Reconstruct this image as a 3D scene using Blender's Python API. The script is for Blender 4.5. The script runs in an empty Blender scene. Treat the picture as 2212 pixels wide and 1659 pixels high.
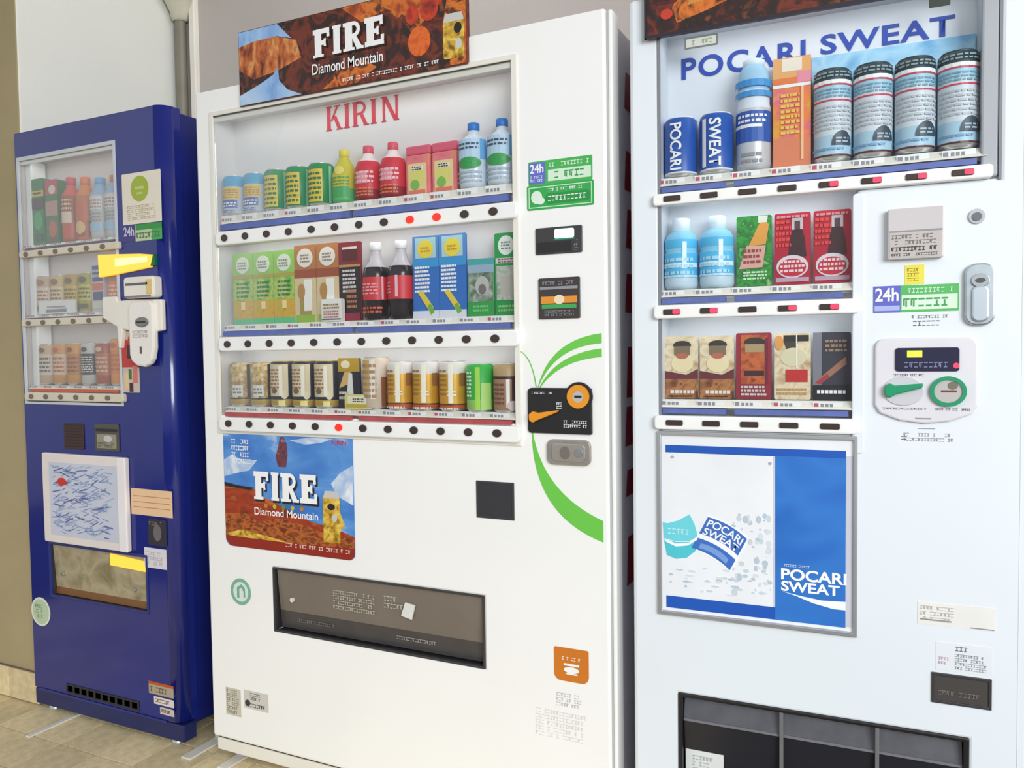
import bpy, bmesh, math, random
from mathutils import Vector, Matrix
random.seed(7)
S = bpy.context.scene
COL = S.collection
PI = math.pi

# ------------------------------------------------------------------ camera
cam_d = bpy.data.cameras.new('camera'); cam = bpy.data.objects.new('camera', cam_d); COL.objects.link(cam)
cam_d.sensor_width = 36.0; cam_d.lens = 28.24449; cam_d.clip_start = 0.05; cam_d.clip_end = 100
M2 = [(0.8999, 0.4359, -0.0137), (0.0055, -0.0429, -0.9991), (-0.4360, 0.8990, -0.0411)]
R = Matrix((M2[0], tuple(-a for a in M2[1]), tuple(-a for a in M2[2]))).transposed()
cam.matrix_world = Matrix.Translation((0, 0, 1.127)) @ R.to_4x4()
S.camera = cam

# ------------------------------------------------------------------ light
S.view_settings.view_transform = 'Standard'; S.view_settings.look = 'None'
S.view_settings.gamma = 1.0; S.view_settings.use_curve_mapping = False
S.view_settings.exposure = 0.42
w = bpy.data.worlds.new('overcast_sky'); S.world = w; w.use_nodes = True
nt = w.node_tree; bg = nt.nodes['Background']
tc = nt.nodes.new('ShaderNodeTexCoord'); sx = nt.nodes.new('ShaderNodeSeparateXYZ'); mr = nt.nodes.new('ShaderNodeMapRange')
rp = nt.nodes.new('ShaderNodeValToRGB')
nt.links.new(tc.outputs['Generated'], sx.inputs[0]); nt.links.new(sx.outputs['Z'], mr.inputs['Value'])
mr.inputs['From Min'].default_value = -1; mr.inputs['From Max'].default_value = 1
nt.links.new(mr.outputs[0], rp.inputs[0])
rp.color_ramp.elements[0].position = 0.40; rp.color_ramp.elements[0].color = (0.40, 0.38, 0.35, 1)
rp.color_ramp.elements[1].position = 0.55; rp.color_ramp.elements[1].color = (0.93, 0.97, 1.0, 1)
nt.links.new(rp.outputs[0], bg.inputs['Color']); bg.inputs['Strength'].default_value = 0.62

def area(name, loc, target, sx_, sy_, power, col):
    d = bpy.data.lights.new(name, 'AREA'); d.shape = 'RECTANGLE'; d.size = sx_; d.size_y = sy_; d.energy = power; d.color = col
    o = bpy.data.objects.new(name, d); COL.objects.link(o); o.location = loc
    o.rotation_euler = (Vector(target) - Vector(loc)).to_track_quat('-Z', 'Y').to_euler()
    return o
area('daylight_opening', (2.6, -1.9, 2.1), (-0.5, 1.6, 1.0), 2.2, 1.8, 128, (0.95, 0.98, 1.0))
area('side_wall_fill', (-1.0, 1.9, 2.85), (-2.5, 2.0, 2.0), 1.2, 0.12, 5, (1.0, 0.99, 0.95))  # unseen fill added to brighten the left side wall

# ------------------------------------------------------------------ materials
def lin(c):
    c = c / 255.0
    return c / 12.92 if c <= 0.04045 else ((c + 0.055) / 1.055) ** 2.4
def rgb(c): return (lin(c[0]), lin(c[1]), lin(c[2]), 1)
MATS = {}
def mat(name, c, rough=0.45, metal=0.0, vary=0.0, scale=8.0, bump=0.0, bscale=60.0, coat=0.0, spec=0.5, emit=0.0):
    """principled material, its colour broken up by noise (vary) and its surface by a fine bump"""
    if name in MATS: return MATS[name]
    m = bpy.data.materials.new(name); m.use_nodes = True; n = m.node_tree; b = n.nodes['Principled BSDF']
    b.inputs['Roughness'].default_value = rough; b.inputs['Metallic'].default_value = metal
    b.inputs['Coat Weight'].default_value = coat; b.inputs['Coat Roughness'].default_value = 0.08
    b.inputs['Specular IOR Level'].default_value = spec
    tx = n.nodes.new('ShaderNodeTexCoord'); ns = n.nodes.new('ShaderNodeTexNoise'); ns.inputs['Scale'].default_value = scale
    ns.inputs['Detail'].default_value = 4
    n.links.new(tx.outputs['Object'], ns.inputs['Vector'])
    ra = n.nodes.new('ShaderNodeValToRGB'); n.links.new(ns.outputs['Fac'], ra.inputs[0])
    k = rgb(c); v = vary if vary else 0.03
    ra.color_ramp.elements[0].position = 0.35; ra.color_ramp.elements[1].position = 0.65
    ra.color_ramp.elements[0].color = tuple(x * (1 - v) for x in k[:3]) + (1,)
    ra.color_ramp.elements[1].color = tuple(min(1, x * (1 + v)) for x in k[:3]) + (1,)
    n.links.new(ra.outputs[0], b.inputs['Base Color'])
    if emit:
        b.inputs['Emission Strength'].default_value = emit; b.inputs['Emission Color'].default_value = k
    if bump:
        n2 = n.nodes.new('ShaderNodeTexNoise'); n2.inputs['Scale'].default_value = bscale
        n.links.new(tx.outputs['Object'], n2.inputs['Vector'])
        bp = n.nodes.new('ShaderNodeBump'); bp.inputs['Strength'].default_value = bump; bp.inputs['Distance'].default_value = 0.004
        n.links.new(n2.outputs['Fac'], bp.inputs['Height']); n.links.new(bp.outputs[0], b.inputs['Normal'])
    MATS[name] = m
    return m
def multi(name, cols, scale=14.0, rough=0.4, detail=5, dist=0.6, stretch=(1, 1, 1), spread=(0.3, 0.7)):
    """printed picture: several inks mixed by one noise"""
    if name in MATS: return MATS[name]
    m = bpy.data.materials.new(name); m.use_nodes = True; n = m.node_tree; b = n.nodes['Principled BSDF']
    b.inputs['Roughness'].default_value = rough
    tx = n.nodes.new('ShaderNodeTexCoord'); mp = n.nodes.new('ShaderNodeMapping'); ns = n.nodes.new('ShaderNodeTexNoise')
    mp.inputs['Scale'].default_value = stretch
    ns.inputs['Scale'].default_value = scale; ns.inputs['Detail'].default_value = detail; ns.inputs['Distortion'].default_value = dist
    n.links.new(tx.outputs['Object'], mp.inputs[0]); n.links.new(mp.outputs[0], ns.inputs['Vector'])
    ra = n.nodes.new('ShaderNodeValToRGB'); n.links.new(ns.outputs['Fac'], ra.inputs[0]); cr = ra.color_ramp
    N = len(cols)
    while len(cr.elements) < N: cr.elements.new(0.5)
    for i, c in enumerate(cols):
        cr.elements[i].position = spread[0] + (spread[1] - spread[0]) * i / (N - 1)
    for i, c in enumerate(cols): cr.elements[i].color = rgb(c)
    n.links.new(ra.outputs[0], b.inputs['Base Color'])
    MATS[name] = m
    return m
def glassy(name, tint, alpha_gloss=0.5, rough=0.03, body=0.0, bodycol=(128, 128, 128)):
    """thin clear sheet: straight-through light plus a mirror sheen (and a little body colour when smoky)"""
    m = bpy.data.materials.new(name); m.use_nodes = True; n = m.node_tree; n.nodes.remove(n.nodes['Principled BSDF'])
    out = n.nodes['Material Output']
    tr = n.nodes.new('ShaderNodeBsdfTransparent'); tr.inputs[0].default_value = rgb(tint)
    gl = n.nodes.new('ShaderNodeBsdfGlossy'); gl.inputs['Roughness'].default_value = rough
    fr = n.nodes.new('ShaderNodeFresnel'); fr.inputs['IOR'].default_value = 1.45
    mu = n.nodes.new('ShaderNodeMath'); mu.operation = 'MULTIPLY'; mu.inputs[1].default_value = alpha_gloss
    mx = n.nodes.new('ShaderNodeMixShader')
    n.links.new(fr.outputs[0], mu.inputs[0]); n.links.new(mu.outputs[0], mx.inputs[0])
    base = tr.outputs[0]
    if body:
        df = n.nodes.new('ShaderNodeBsdfDiffuse'); df.inputs[0].default_value = rgb(bodycol)
        m1 = n.nodes.new('ShaderNodeMixShader'); m1.inputs[0].default_value = body
        n.links.new(tr.outputs[0], m1.inputs[1]); n.links.new(df.outputs[0], m1.inputs[2]); base = m1.outputs[0]
    n.links.new(base, mx.inputs[1]); n.links.new(gl.outputs[0], mx.inputs[2]); n.links.new(mx.outputs[0], out.inputs[0])
    return m

WHITE = mat('white_enamel', (250, 249, 247), 0.38, vary=0.012, scale=3, spec=0.4)
COOLWHITE = mat('cool_white_enamel', (233, 239, 244), 0.35, vary=0.01, scale=3, spec=0.4)
CREAM = mat('cream_plastic', (238, 234, 224), 0.4, vary=0.02)
PWHITE = mat('white_plastic', (250, 250, 248), 0.35)
BACK = mat('grey_white_backing', (220, 218, 218), 0.6, vary=0.01)
PBACK = mat('cool_backing', (214, 219, 226), 0.6, vary=0.01)
GREYM = mat('grey_steel', (176, 176, 184), 0.4, vary=0.03)
ALU = mat('brushed_aluminium', (196, 198, 200), 0.3, metal=0.8, vary=0.05, scale=40)
SILVER = mat('silver_tin', (225, 225, 225), 0.25, metal=0.7)
CHROME = mat('chrome', (205, 208, 212), 0.18, metal=1.0)
BLACK = mat('black_plastic', (34, 33, 34), 0.35, vary=0.06)
DGREY = mat('dark_grey_plastic', (58, 57, 60), 0.4, vary=0.05)
BUTTON = mat('dark_button', (62, 48, 42), 0.3, vary=0.1)
LITRED = mat('lit_red_lamp', (225, 40, 22), 0.3, emit=0.6)
LITPINK = mat('lit_pink_lamp', (235, 60, 90), 0.3, emit=0.5)
INK = mat('dark_ink', (60, 60, 66), 0.6)
LINK = mat('pale_grey_ink', (150, 150, 156), 0.6)
WINK = mat('white_ink', (250, 250, 250), 0.5)
BLUEPAINT = mat('blue_enamel', (22, 36, 122), 0.16, vary=0.06, scale=4, coat=0.35)
BLUESTRIP = mat('blue_strip', (92, 108, 172), 0.45, vary=0.12, scale=20)
REDSTRIP = mat('red_strip', (178, 76, 78), 0.45, vary=0.15, scale=20)
C = {}
def c(r, g, b, rough=0.42):
    k = (r, g, b)
    if k not in C: C[k] = mat('ink_%02x%02x%02x' % k, k, rough)
    return C[k]

# ------------------------------------------------------------------ mesh tools
class MB:
    def __init__(s): s.v = []; s.f = []; s.m = []; s.sm = []
    def face(s, pts, mi=0, smooth=False):
        k = len(s.v); s.v += [tuple(p) for p in pts]; s.f.append(list(range(k, k + len(pts)))); s.m.append(mi); s.sm.append(smooth)
    def box(s, u0, u1, w0, w1, v0, v1, mi=0):
        a = [(u0, w0, v0), (u1, w0, v0), (u1, w1, v0), (u0, w1, v0), (u0, w0, v1), (u1, w0, v1), (u1, w1, v1), (u0, w1, v1)]
        for q in ((0, 1, 5, 4), (1, 2, 6, 5), (2, 3, 7, 6), (3, 0, 4, 7), (4, 5, 6, 7), (3, 2, 1, 0)): s.face([a[i] for i in q], mi)
        return s
    def plate(s, u0, u1, v0, v1, w0, w1, holes, mi=0):
        us = sorted({u0, u1} | {x for h in holes for x in h[:2] if u0 < x < u1}); vs = sorted({v0, v1} | {x for h in holes for x in h[2:] if v0 < x < v1})
        def solid(i, j):
            if not (0 <= i < len(us) - 1 and 0 <= j < len(vs) - 1): return False
            a = (us[i] + us[i + 1]) / 2; b = (vs[j] + vs[j + 1]) / 2
            return not any(h[0] < a < h[1] and h[2] < b < h[3] for h in holes)
        for i in range(len(us) - 1):
            for j in range(len(vs) - 1):
                if not solid(i, j): continue
                a, b, c_, d = us[i], us[i + 1], vs[j], vs[j + 1]
                s.face([(a, w0, c_), (b, w0, c_), (b, w0, d), (a, w0, d)], mi)
                s.face([(a, w1, d), (b, w1, d), (b, w1, c_), (a, w1, c_)], mi)
                if not solid(i - 1, j): s.face([(a, w1, c_), (a, w0, c_), (a, w0, d), (a, w1, d)], mi)
                if not solid(i + 1, j): s.face([(b, w0, c_), (b, w1, c_), (b, w1, d), (b, w0, d)], mi)
                if not solid(i, j - 1): s.face([(a, w1, c_), (b, w1, c_), (b, w0, c_), (a, w0, c_)], mi)
                if not solid(i, j + 1): s.face([(a, w0, d), (b, w0, d), (b, w1, d), (a, w1, d)], mi)
        return s
    def prism(s, pts, w0, w1, mi=0):
        """pts: (u,v) outline, counter-clockwise seen from the front"""
        ar = sum(pts[i][0] * pts[(i + 1) % len(pts)][1] - pts[(i + 1) % len(pts)][0] * pts[i][1] for i in range(len(pts)))
        if ar < 0: pts = pts[::-1]
        s.face([(p[0], w0, p[1]) for p in pts], mi); s.face([(p[0], w1, p[1]) for p in pts[::-1]], mi)
        for i in range(len(pts)):
            a, b = pts[i], pts[(i + 1) % len(pts)]
            s.face([(a[0], w0, a[1]), (a[0], w1, a[1]), (b[0], w1, b[1]), (b[0], w0, b[1])], mi)
        return s
    def rect(s, u0, u1, v0, v1, w0, w1, mi=0): return s.box(u0, u1, w0, w1, v0, v1, mi)
    def ell(s, cu, cv, ru, rv, w0, w1, mi=0, n=24):
        return s.prism([(cu + ru * math.cos(2 * PI * i / n), cv + rv * math.sin(2 * PI * i / n)) for i in range(n)], w0, w1, mi)
    def ring(s, cu, cv, ru, rv, t, w0, w1, mi=0, n=32, a0=0, a1=2 * PI):
        for i in range(n):
            a = a0 + (a1 - a0) * i / n; b = a0 + (a1 - a0) * (i + 1) / n
            s.prism([(cu + ru * math.cos(a), cv + rv * math.sin(a)), (cu + ru * math.cos(b), cv + rv * math.sin(b)),
                     (cu + (ru - t) * math.cos(b), cv + (rv - t) * math.sin(b)), (cu + (ru - t) * math.cos(a), cv + (rv - t) * math.sin(a))], w0, w1, mi)
        return s
    def lathe(s, prof, n=24, cx=0, cy=0, smooth=True):
        """prof: (radius, z, material) rings from the bottom up"""
        for (r0, z0, m0), (r1, z1, m1) in zip(prof, prof[1:]):
            for i in range(n):
                a = 2 * PI * i / n; b = 2 * PI * (i + 1) / n
                q = [(cx + r0 * math.cos(a), cy + r0 * math.sin(a), z0), (cx + r0 * math.cos(b), cy + r0 * math.sin(b), z0),
                     (cx + r1 * math.cos(b), cy + r1 * math.sin(b), z1), (cx + r1 * math.cos(a), cy + r1 * math.sin(a), z1)]
                if r0 < 1e-6: q = [q[0], q[2], q[3]]
                elif r1 < 1e-6: q = [q[0], q[1], q[2]]
                s.face(q, m1, smooth)
        return s
    def build(s, name, mats, parent=None, bev=0, seg=2, weld=True):
        me = bpy.data.meshes.new(name); me.from_pydata(s.v, [], s.f)
        if not isinstance(mats, (list, tuple)): mats = [mats]
        for m in mats: me.materials.append(m)
        for p, mi, sm in zip(me.polygons, s.m, s.sm): p.material_index = mi; p.use_smooth = sm
        if weld:
            bm = bmesh.new(); bm.from_mesh(me); bmesh.ops.remove_doubles(bm, verts=bm.verts, dist=1e-6); bm.to_mesh(me); bm.free()
        o = bpy.data.objects.new(name, me); COL.objects.link(o)
        if parent: o.parent = parent
        if bev:
            md = o.modifiers.new('bevel', 'BEVEL'); md.width = bev; md.segments = seg; md.limit_method = 'ANGLE'; md.angle_limit = 0.6
        return o
def rr(u0, u1, v0, v1, r, n=5):
    """rounded rectangle outline; r may be four radii: bottom-left, bottom-right, top-right, top-left"""
    R4 = r if isinstance(r, (tuple, list)) else (r,) * 4; p = []
    for (cu, cv, a, q) in ((u0, v0, PI, R4[0]), (u1, v0, 1.5 * PI, R4[1]), (u1, v1, 0, R4[2]), (u0, v1, .5 * PI, R4[3])):
        if q <= 0: p.append((cu, cv)); continue
        x = cu + (q if cu == u0 else -q); y = cv + (q if cv == v0 else -q)
        for i in range(n + 1): t = a + .5 * PI * i / n; p.append((x + q * math.cos(t), y + q * math.sin(t)))
    return p
def panel(name, parent, u0, u1, v0, v1, w0, w1, m, r=0, bev=0):
    return (MB().prism(rr(u0, u1, v0, v1, r), w0, w1) if r else MB().box(u0, u1, w0, w1, v0, v1)).build(name, m, parent, bev)
def empty(name, loc, rz=0, label=None, cat=None, group=None):
    o = bpy.data.objects.new(name, None); COL.objects.link(o); o.location = loc; o.rotation_euler = (0, 0, rz); o.empty_display_size = 0.05
    if label: o['label'] = label
    if cat: o['category'] = cat
    if group: o['group'] = group
    return o
def struct(o): o['kind'] = 'structure'; return o
def text(s, parent, name, u0, u1, v0, v1, w, m, bold=0.0, th=0.0004, wrap=None, shear=0.0, spacing=1.0, turn=False):
    """lettering fitted to the box u0..u1 x v0..v1 on the plane w; wrap=(axis u, axis w, radius) bends it round a can; turn = reads downwards"""
    cu = bpy.data.curves.new('lettering', 'FONT'); cu.body = s; cu.offset = bold; cu.shear = shear; cu.space_character = spacing; cu.resolution_u = 4; cu.extrude = 0
    t = bpy.data.objects.new('tmp', cu); COL.objects.link(t)
    me = bpy.data.meshes.new_from_object(t.evaluated_get(bpy.context.evaluated_depsgraph_get())); bpy.data.objects.remove(t); bpy.data.curves.remove(cu)
    xs = [v.co.x for v in me.vertices]; ys = [v.co.y for v in me.vertices]
    X0, X1, Y0, Y1 = min(xs), max(xs), min(ys), max(ys)
    for v in me.vertices:
        a = (v.co.x - X0) / (X1 - X0); b = (v.co.y - Y0) / (Y1 - Y0)
        if turn: a, b = b, 1 - a
        u = u0 + a * (u1 - u0); z = v0 + b * (v1 - v0)
        if wrap:
            an = (u - wrap[0]) / wrap[2]; v.co = (wrap[0] + wrap[2] * math.sin(an), wrap[1] - wrap[2] * math.cos(an), z)
        else: v.co = (u, w, z)
    me.materials.clear(); me.materials.append(m)
    o = bpy.data.objects.new(name, me); COL.objects.link(o); o.parent = parent
    return o
def small_print(parent, u0, u1, v0, v1, w, m, rows, name='small_print', fill=0.85, seed=1, th=0.0003, ch=1.0):
    """rows of tiny unreadable characters"""
    rn = random.Random(seed); b = MB(); hh = (v1 - v0) / rows
    for k in range(rows):
        z = v1 - (k + 0.85) * hh; cw = hh * 0.55 * ch; x = u0; end = u0 + (u1 - u0) * (fill + (1 - fill) * rn.random())
        while x + cw < end:
            if rn.random() > 0.14:
                q = rn.random()
                b.box(x, x + cw * 0.8, w - th, w, z + hh * 0.55, z + hh * 0.68)
                if q > .3: b.box(x + cw * .3, x + cw * .48, w - th * 1.2, w, z, z + hh * 0.5)
                if q < .7: b.box(x, x + cw * 0.7, w - th, w, z, z + hh * 0.12)
                else: b.box(x, x + cw * .18, w - th * 1.2, w, z + hh * .1, z + hh * .6)
            x += cw
    return b.build(name, m, parent, weld=False) if b.v else None

FL = 0.0
# ------------------------------------------------------------------ setting
# floor: a bed with separate square tiles where they show
bed = struct(MB().box(-6.0, 2.5, -3.5, 2.40, -0.05, -0.006).build('floor', mat('tile_grout', (84, 70, 50), 0.9, vary=0.1, scale=30)))
def tile_mat():
    m = mat('beige_floor_tile', (232, 212, 168), 0.5, vary=0.10, scale=38, bump=0.25, bscale=220); n = m.node_tree
    b = n.nodes['Principled BSDF']; oi = n.nodes.new('ShaderNodeObjectInfo'); hs = n.nodes.new('ShaderNodeHueSaturation')
    mr_ = n.nodes.new('ShaderNodeMapRange'); mr_.inputs['To Min'].default_value = 0.82; mr_.inputs['To Max'].default_value = 1.12
    n.links.new(oi.outputs['Random'], mr_.inputs['Value']); n.links.new(mr_.outputs[0], hs.inputs['Value'])
    src = b.inputs['Base Color'].links[0].from_socket; n.links.new(src, hs.inputs['Color']); n.links.new(hs.outputs[0], b.inputs['Base Color'])
    return m
TILE = tile_mat()
tp = MB().box(0.0025, 0.1475, 0.0025, 0.1475, -0.012, 0.0).build('floor_tile', TILE, bed)
for i in range(-13, 12):
    for j in range(-7, 3):
        x = -2.20 + 0.15 * i; y = 1.487 + 0.15 * j
        if x < -3.6 or x > 0.4 or y > 1.9: continue
        if len([1 for o in bed.children]) >= 299: break
        t = tp.copy() if (i, j) != (-13, -7) else tp
        if t is not tp: COL.objects.link(t)
        t.location = (x, y, random.uniform(-0.0008, 0.0))
WALLA = mat('pale_grey_lit_wall', (230, 231, 224), 0.8, vary=0.02, scale=2.5, bump=0.15)  # side wall catches more light, put into this paler colour
WALLB = mat('warm_grey_shaded_wall', (190, 182, 177), 0.8, vary=0.03, scale=2.5, bump=0.15)  # back wall in less light, put into its darker colour
BEIGE = mat('beige_wall_paint', (176, 160, 122), 0.75, vary=0.04, scale=5, bump=0.2)
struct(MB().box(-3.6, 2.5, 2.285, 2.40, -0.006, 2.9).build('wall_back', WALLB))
struct(MB().box(-2.440, -2.412, 2.262, 2.288, 0, 2.9).build('trim_1', CREAM, bev=0.004))
pil = MB().box(-3.6, -2.512, 1.64, 2.30, 0.0, 2.9)
pil.m[1] = 1        # its side facing the machines is paler, its light put into the colour
pil = struct(pil.build('wall_left', [BEIGE, WALLA], bev=0.006))
# tiled foot of the pillar
bb = struct(MB().box(-3.6, -2.509, 1.632, 1.645, 0.0, 0.104).build('baseboard_left', mat('baseboard_grout', (120, 106, 88), 0.9)))
for k in range(7):
    x1 = -2.507 - 0.152 * k
    MB().box(x1 - 0.149, x1, 1.626, 1.64, 0.004, 0.102).build('skirting_tile', TILE, bb, bev=0.002)
struct(MB().box(-6, 2.5, 0.2, 2.45, 2.9, 3.0).build('ceiling', mat('ceiling_board', (205, 203, 198), 0.85, vary=0.03)))
# drain pipe with a bell socket in the corner
dp = empty('drain_pipe', (-2.478, 2.258, 0), 0, 'khaki drain pipe with a wide cream socket, on the wall above the blue machine', 'pipe')
PIPE = mat('khaki_pipe', (128, 124, 108), 0.45, vary=0.06, scale=12)
MB().lathe([(0.021, 0.0, 0), (0.021, 2.42, 0)], 20).build('pipe_run', PIPE, dp)
CP = mat('cream_pipe', (214, 208, 188), 0.4, vary=0.05, scale=10)
bell = MB()
def off_ring(r, z, dx, dy): return [(dx + r * math.cos(2 * PI * i / 24), dy + r * math.sin(2 * PI * i / 24), z) for i in range(24)]
rings = [off_ring(.023, 2.395, 0, 0), off_ring(.030, 2.40, 0.004, -.004), off_ring(.034, 2.425, 0.010, -.012), off_ring(.055, 2.47, 0.024, -.032), off_ring(.085, 2.53, 0.052, -.062), off_ring(.09, 2.9, 0.058, -.068)]
for A, B in zip(rings, rings[1:]):
    for i in range(24): bell.face([A[i], A[(i + 1) % 24], B[(i + 1) % 24], B[i]], 0, True)
bell.build('bell_socket', CP, dp)
MB().lathe([(0.0215, 2.0, 0), (0.025, 2.0, 0), (0.025, 2.02, 0), (0.0215, 2.02, 0)], 20, smooth=False).build('pipe_clamp', GREYM, dp)

# ------------------------------------------------------------------ machines
KX, KY = -1.715, 1.604
BX, BY = -2.497, 1.607
PX, PY, PA = -0.497, 1.585, math.radians(2.1)
kirin = empty('vending_machine', (KX, KY, 0), 0, 'wide white vending machine with a red KIRIN logo and green swooshes, in the middle', 'vending machine', )
blue = empty('vending_machine', (BX, BY, 0), 0, 'narrow blue vending machine beside the beige pillar, leftmost of the three', 'vending machine')
pocari = empty('vending_machine', (PX, PY, 0), PA, 'white vending machine with blue POCARI SWEAT lettering, rightmost of the three', 'vending machine')
PANE = glassy('clear_acrylic', (252, 253, 253), 0.28)

def rail(parent, u0, u1, v0, v1, w0, strip, stripmat, price, buttons, lit, style, m=PWHITE, seed=0):
    """white button rail with its coloured strip, price shelf and buttons"""
    r = MB().prism(rr(u0, u1, v0, v1, (v1 - v0) * .3), w0, 0.01).build('button_rail', m, parent, bev=0.003)
    hp = (v0 + v1) / 2
    for i, (bu, bv) in enumerate(buttons):
        if style == 'oval':
            bz = MB().ell(bu, bv, 0.0135, 0.0115, w0 - 0.0012, w0 + 0.001, 0, 20).build('button', GREYM, r)
            o = MB().ell(bu, bv, 0.011, 0.009, w0 - 0.0035, w0, 0, 20).build('button', LITRED if i in lit else BUTTON, r, bev=0.001)
            if i in lit: o['label'] = 'button lit red'
            bpy.data.objects.remove(bz)
        elif style == 'small':
            MB().ell(bu, bv, 0.0105, 0.0075, w0 - 0.003, w0, 0, 16).build('button', mat('brown_grey_button', (120, 108, 98), 0.35), r, bev=0.001)
        else:
            MB().prism(rr(bu - 0.017, bu + 0.017, bv - 0.0055, bv + 0.0055, 0.003), w0 - 0.003, w0).build('button', BUTTON, r, bev=0.001)
            if i in lit:
                o = MB().prism(rr(bu + 0.002, bu + 0.0165, bv - 0.0045, bv + 0.0045, 0.0025), w0 - 0.0042, w0 - 0.002).build('sold_out_lamp', LITPINK, r)
    for (a, b) in strip[0]:
        MB().box(a, b, 0.0 + w0 * .35, 0.008, strip[1], strip[2]).build('coloured_strip', stripmat, r)
    pr = MB()
    pr.face([(u0 + .008, -0.002, price[0]), (u1 - .008, -0.002, price[0]), (u1 - .008, 0.014, price[1]), (u0 + .008, 0.014, price[1])])
    pr.box(u0 + .008, u1 - .008, 0.014, 0.02, price[0] - .004, price[1])
    pr.build('price_shelf', CREAM, r)
    # price tickets: pale cards with small figures
    t = MB(); n = len(buttons); rn = random.Random(seed)
    for i, (bu, bv) in enumerate(buttons):
        x = bu - 0.005; z = (price[0] + price[1]) / 2
        t.box(x - .026, x + .026, 0.0035, 0.005, price[0] + .003, price[1] - .002, 0)
        for k in range(3): t.box(x - .012 + k * .008, x - .0065 + k * .008, 0.0028, 0.0035, z - .004, z + .003, 1)
        t.box(x - .024, x - .016, 0.0028, 0.0035, z - .004, z + .004, 2 if rn.random() < .4 else 1)
    t.build('price_ticket', [PWHITE, LINK, c(200, 90, 110)], r)
    return r

def cabinet_machine(root, W, H, v_door, holes, door_m, side_m, cavs, inner_m, depth=0.68, back=0.075, edge=None, bevw=0.006):
    door = MB().plate(0, edge if edge else W, v_door, H, 0, 0.045, holes).build('door', door_m, root, bev=bevw)
    cab = MB().plate(0.006, W - 0.006, v_door - 0.02, H - 0.02, 0.05, 0.16, holes); cab.box(0.006, W - 0.006, 0.16, depth - .05, v_door - 0.02, H - 0.02)
    cab.build('cabinet', side_m, root, bev=0.003)
    for (a, b, c_, d) in cavs:
        l = MB()
        l.face([(a, back, c_), (b, back, c_), (b, back, d), (a, back, d)])
        l.face([(a, 0.0, c_), (a, back, c_), (a, back, d), (a, 0.0, d)]); l.face([(b, back, c_), (b, 0.0, c_), (b, 0.0, d), (b, back, d)])
        l.face([(a, back, d), (b, back, d), (b, 0.0, d), (a, 0.0, d)]); l.face([(a, 0.0, c_), (b, 0.0, c_), (b, back, c_), (a, back, c_)])
        l.build('display_backing', inner_m, root)
    return door

# ------------------------------------------------------------------ drink samples
MACH = {'K': (KX, KY, 0.0), 'B': (BX, BY, 0.0), 'P': (PX, PY, PA)}
def sample(name, label, cat, group, M, u, v, w):
    x, y, a = MACH[M]
    return empty(name, (x + u * math.cos(a) - w * math.sin(a), y + u * math.sin(a) + w * math.cos(a), v), a, label, cat, group)
def cylpatch(b, r, a0, a1, z0, z1, mi, n=8):
    for i in range(n):
        a = a0 + (a1 - a0) * i / n; d = a0 + (a1 - a0) * (i + 1) / n
        b.face([(r * math.sin(a), -r * math.cos(a), z0), (r * math.sin(d), -r * math.cos(d), z0), (r * math.sin(d), -r * math.cos(d), z1), (r * math.sin(a), -r * math.cos(a), z1)], mi, True)
def cylell(b, r, a0, z0, ra, rz, mi, n=20, upper=False):
    N = n
    for k in range(3):
        f0, f1 = k / 3, (k + 1) / 3
        for i in range(N):
            t0 = (PI if upper else 2 * PI) * i / N; t1 = (PI if upper else 2 * PI) * (i + 1) / N
            q = [(a0 + ra * f * math.cos(t), z0 + rz * f * math.sin(t)) for f, t in ((f0, t0), (f1, t0), (f1, t1), (f0, t1))]
            if k == 0: q = q[1:]
            b.face([(r * math.sin(p[0]), -r * math.cos(p[0]), p[1]) for p in q], mi, True)
def can(root, r, h, bands, base=None, print_=None, lid=None, neck=0.06):
    """drink can: tapered foot and shoulder, coloured bands (z0,z1 as fractions), silver lid, printed areas laid round it"""
    mats = [SILVER]; prof = [(0, 0.002, 0), (r * .84, 0, 0), (r, h * .045, 0)]
    for z0, z1, m in bands:
        if m not in mats: mats.append(m)
        k = mats.index(m); prof += [(r, h * max(z0, .045), k), (r, h * min(z1, 1 - neck), k)]
    prof += [(r * .86, h * .985, mats.index(bands[-1][2]))]
    MB().lathe(prof, 26).build('can_body', mats, root)
    MB().lathe([(r * .86, h * .983, 0), (r * .88, h * .993, 0), (r * .87, h, 0), (r * .82, h, 0), (r * .80, h * .988, 0), (0, h * .988, 0)], 24).build('lid', lid or SILVER, root)
    if print_: design(root, r, h, print_)
def design(root, r, h, items, name='printed_design'):
    b = MB(); mats = []
    for k, it in enumerate(items):
        if it[-1] not in mats: mats.append(it[-1])
        mi = mats.index(it[-1]); rr_ = r + 0.0006 + 0.0003 * k
        if it[0] == 'p': cylpatch(b, rr_, it[1], it[2], it[3] * h, it[4] * h, mi)
        elif it[0] == 'e': cylell(b, rr_, it[1], it[2] * h, it[3], it[4] * h, mi)
        elif it[0] == 'u': cylell(b, rr_, it[1], it[2] * h, it[3], it[4] * h, mi, upper=True)
        elif it[0] == 's':          # rows of short strokes: a1, a2, z0, z1, rows
            rn = random.Random(k + 5)
            for q in range(it[5]):
                z = it[3] + (it[4] - it[3]) * (q + .2) / it[5]; d = (it[4] - it[3]) / it[5] * .5; a = it[1]
                while a < it[2]:
                    e = min(it[2], a + rn.uniform(.12, .4)); cylpatch(b, rr_, a, e, z * h, (z + d) * h, mi, 3); a = e + .08
    b.build(name, mats, root, weld=False)
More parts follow.
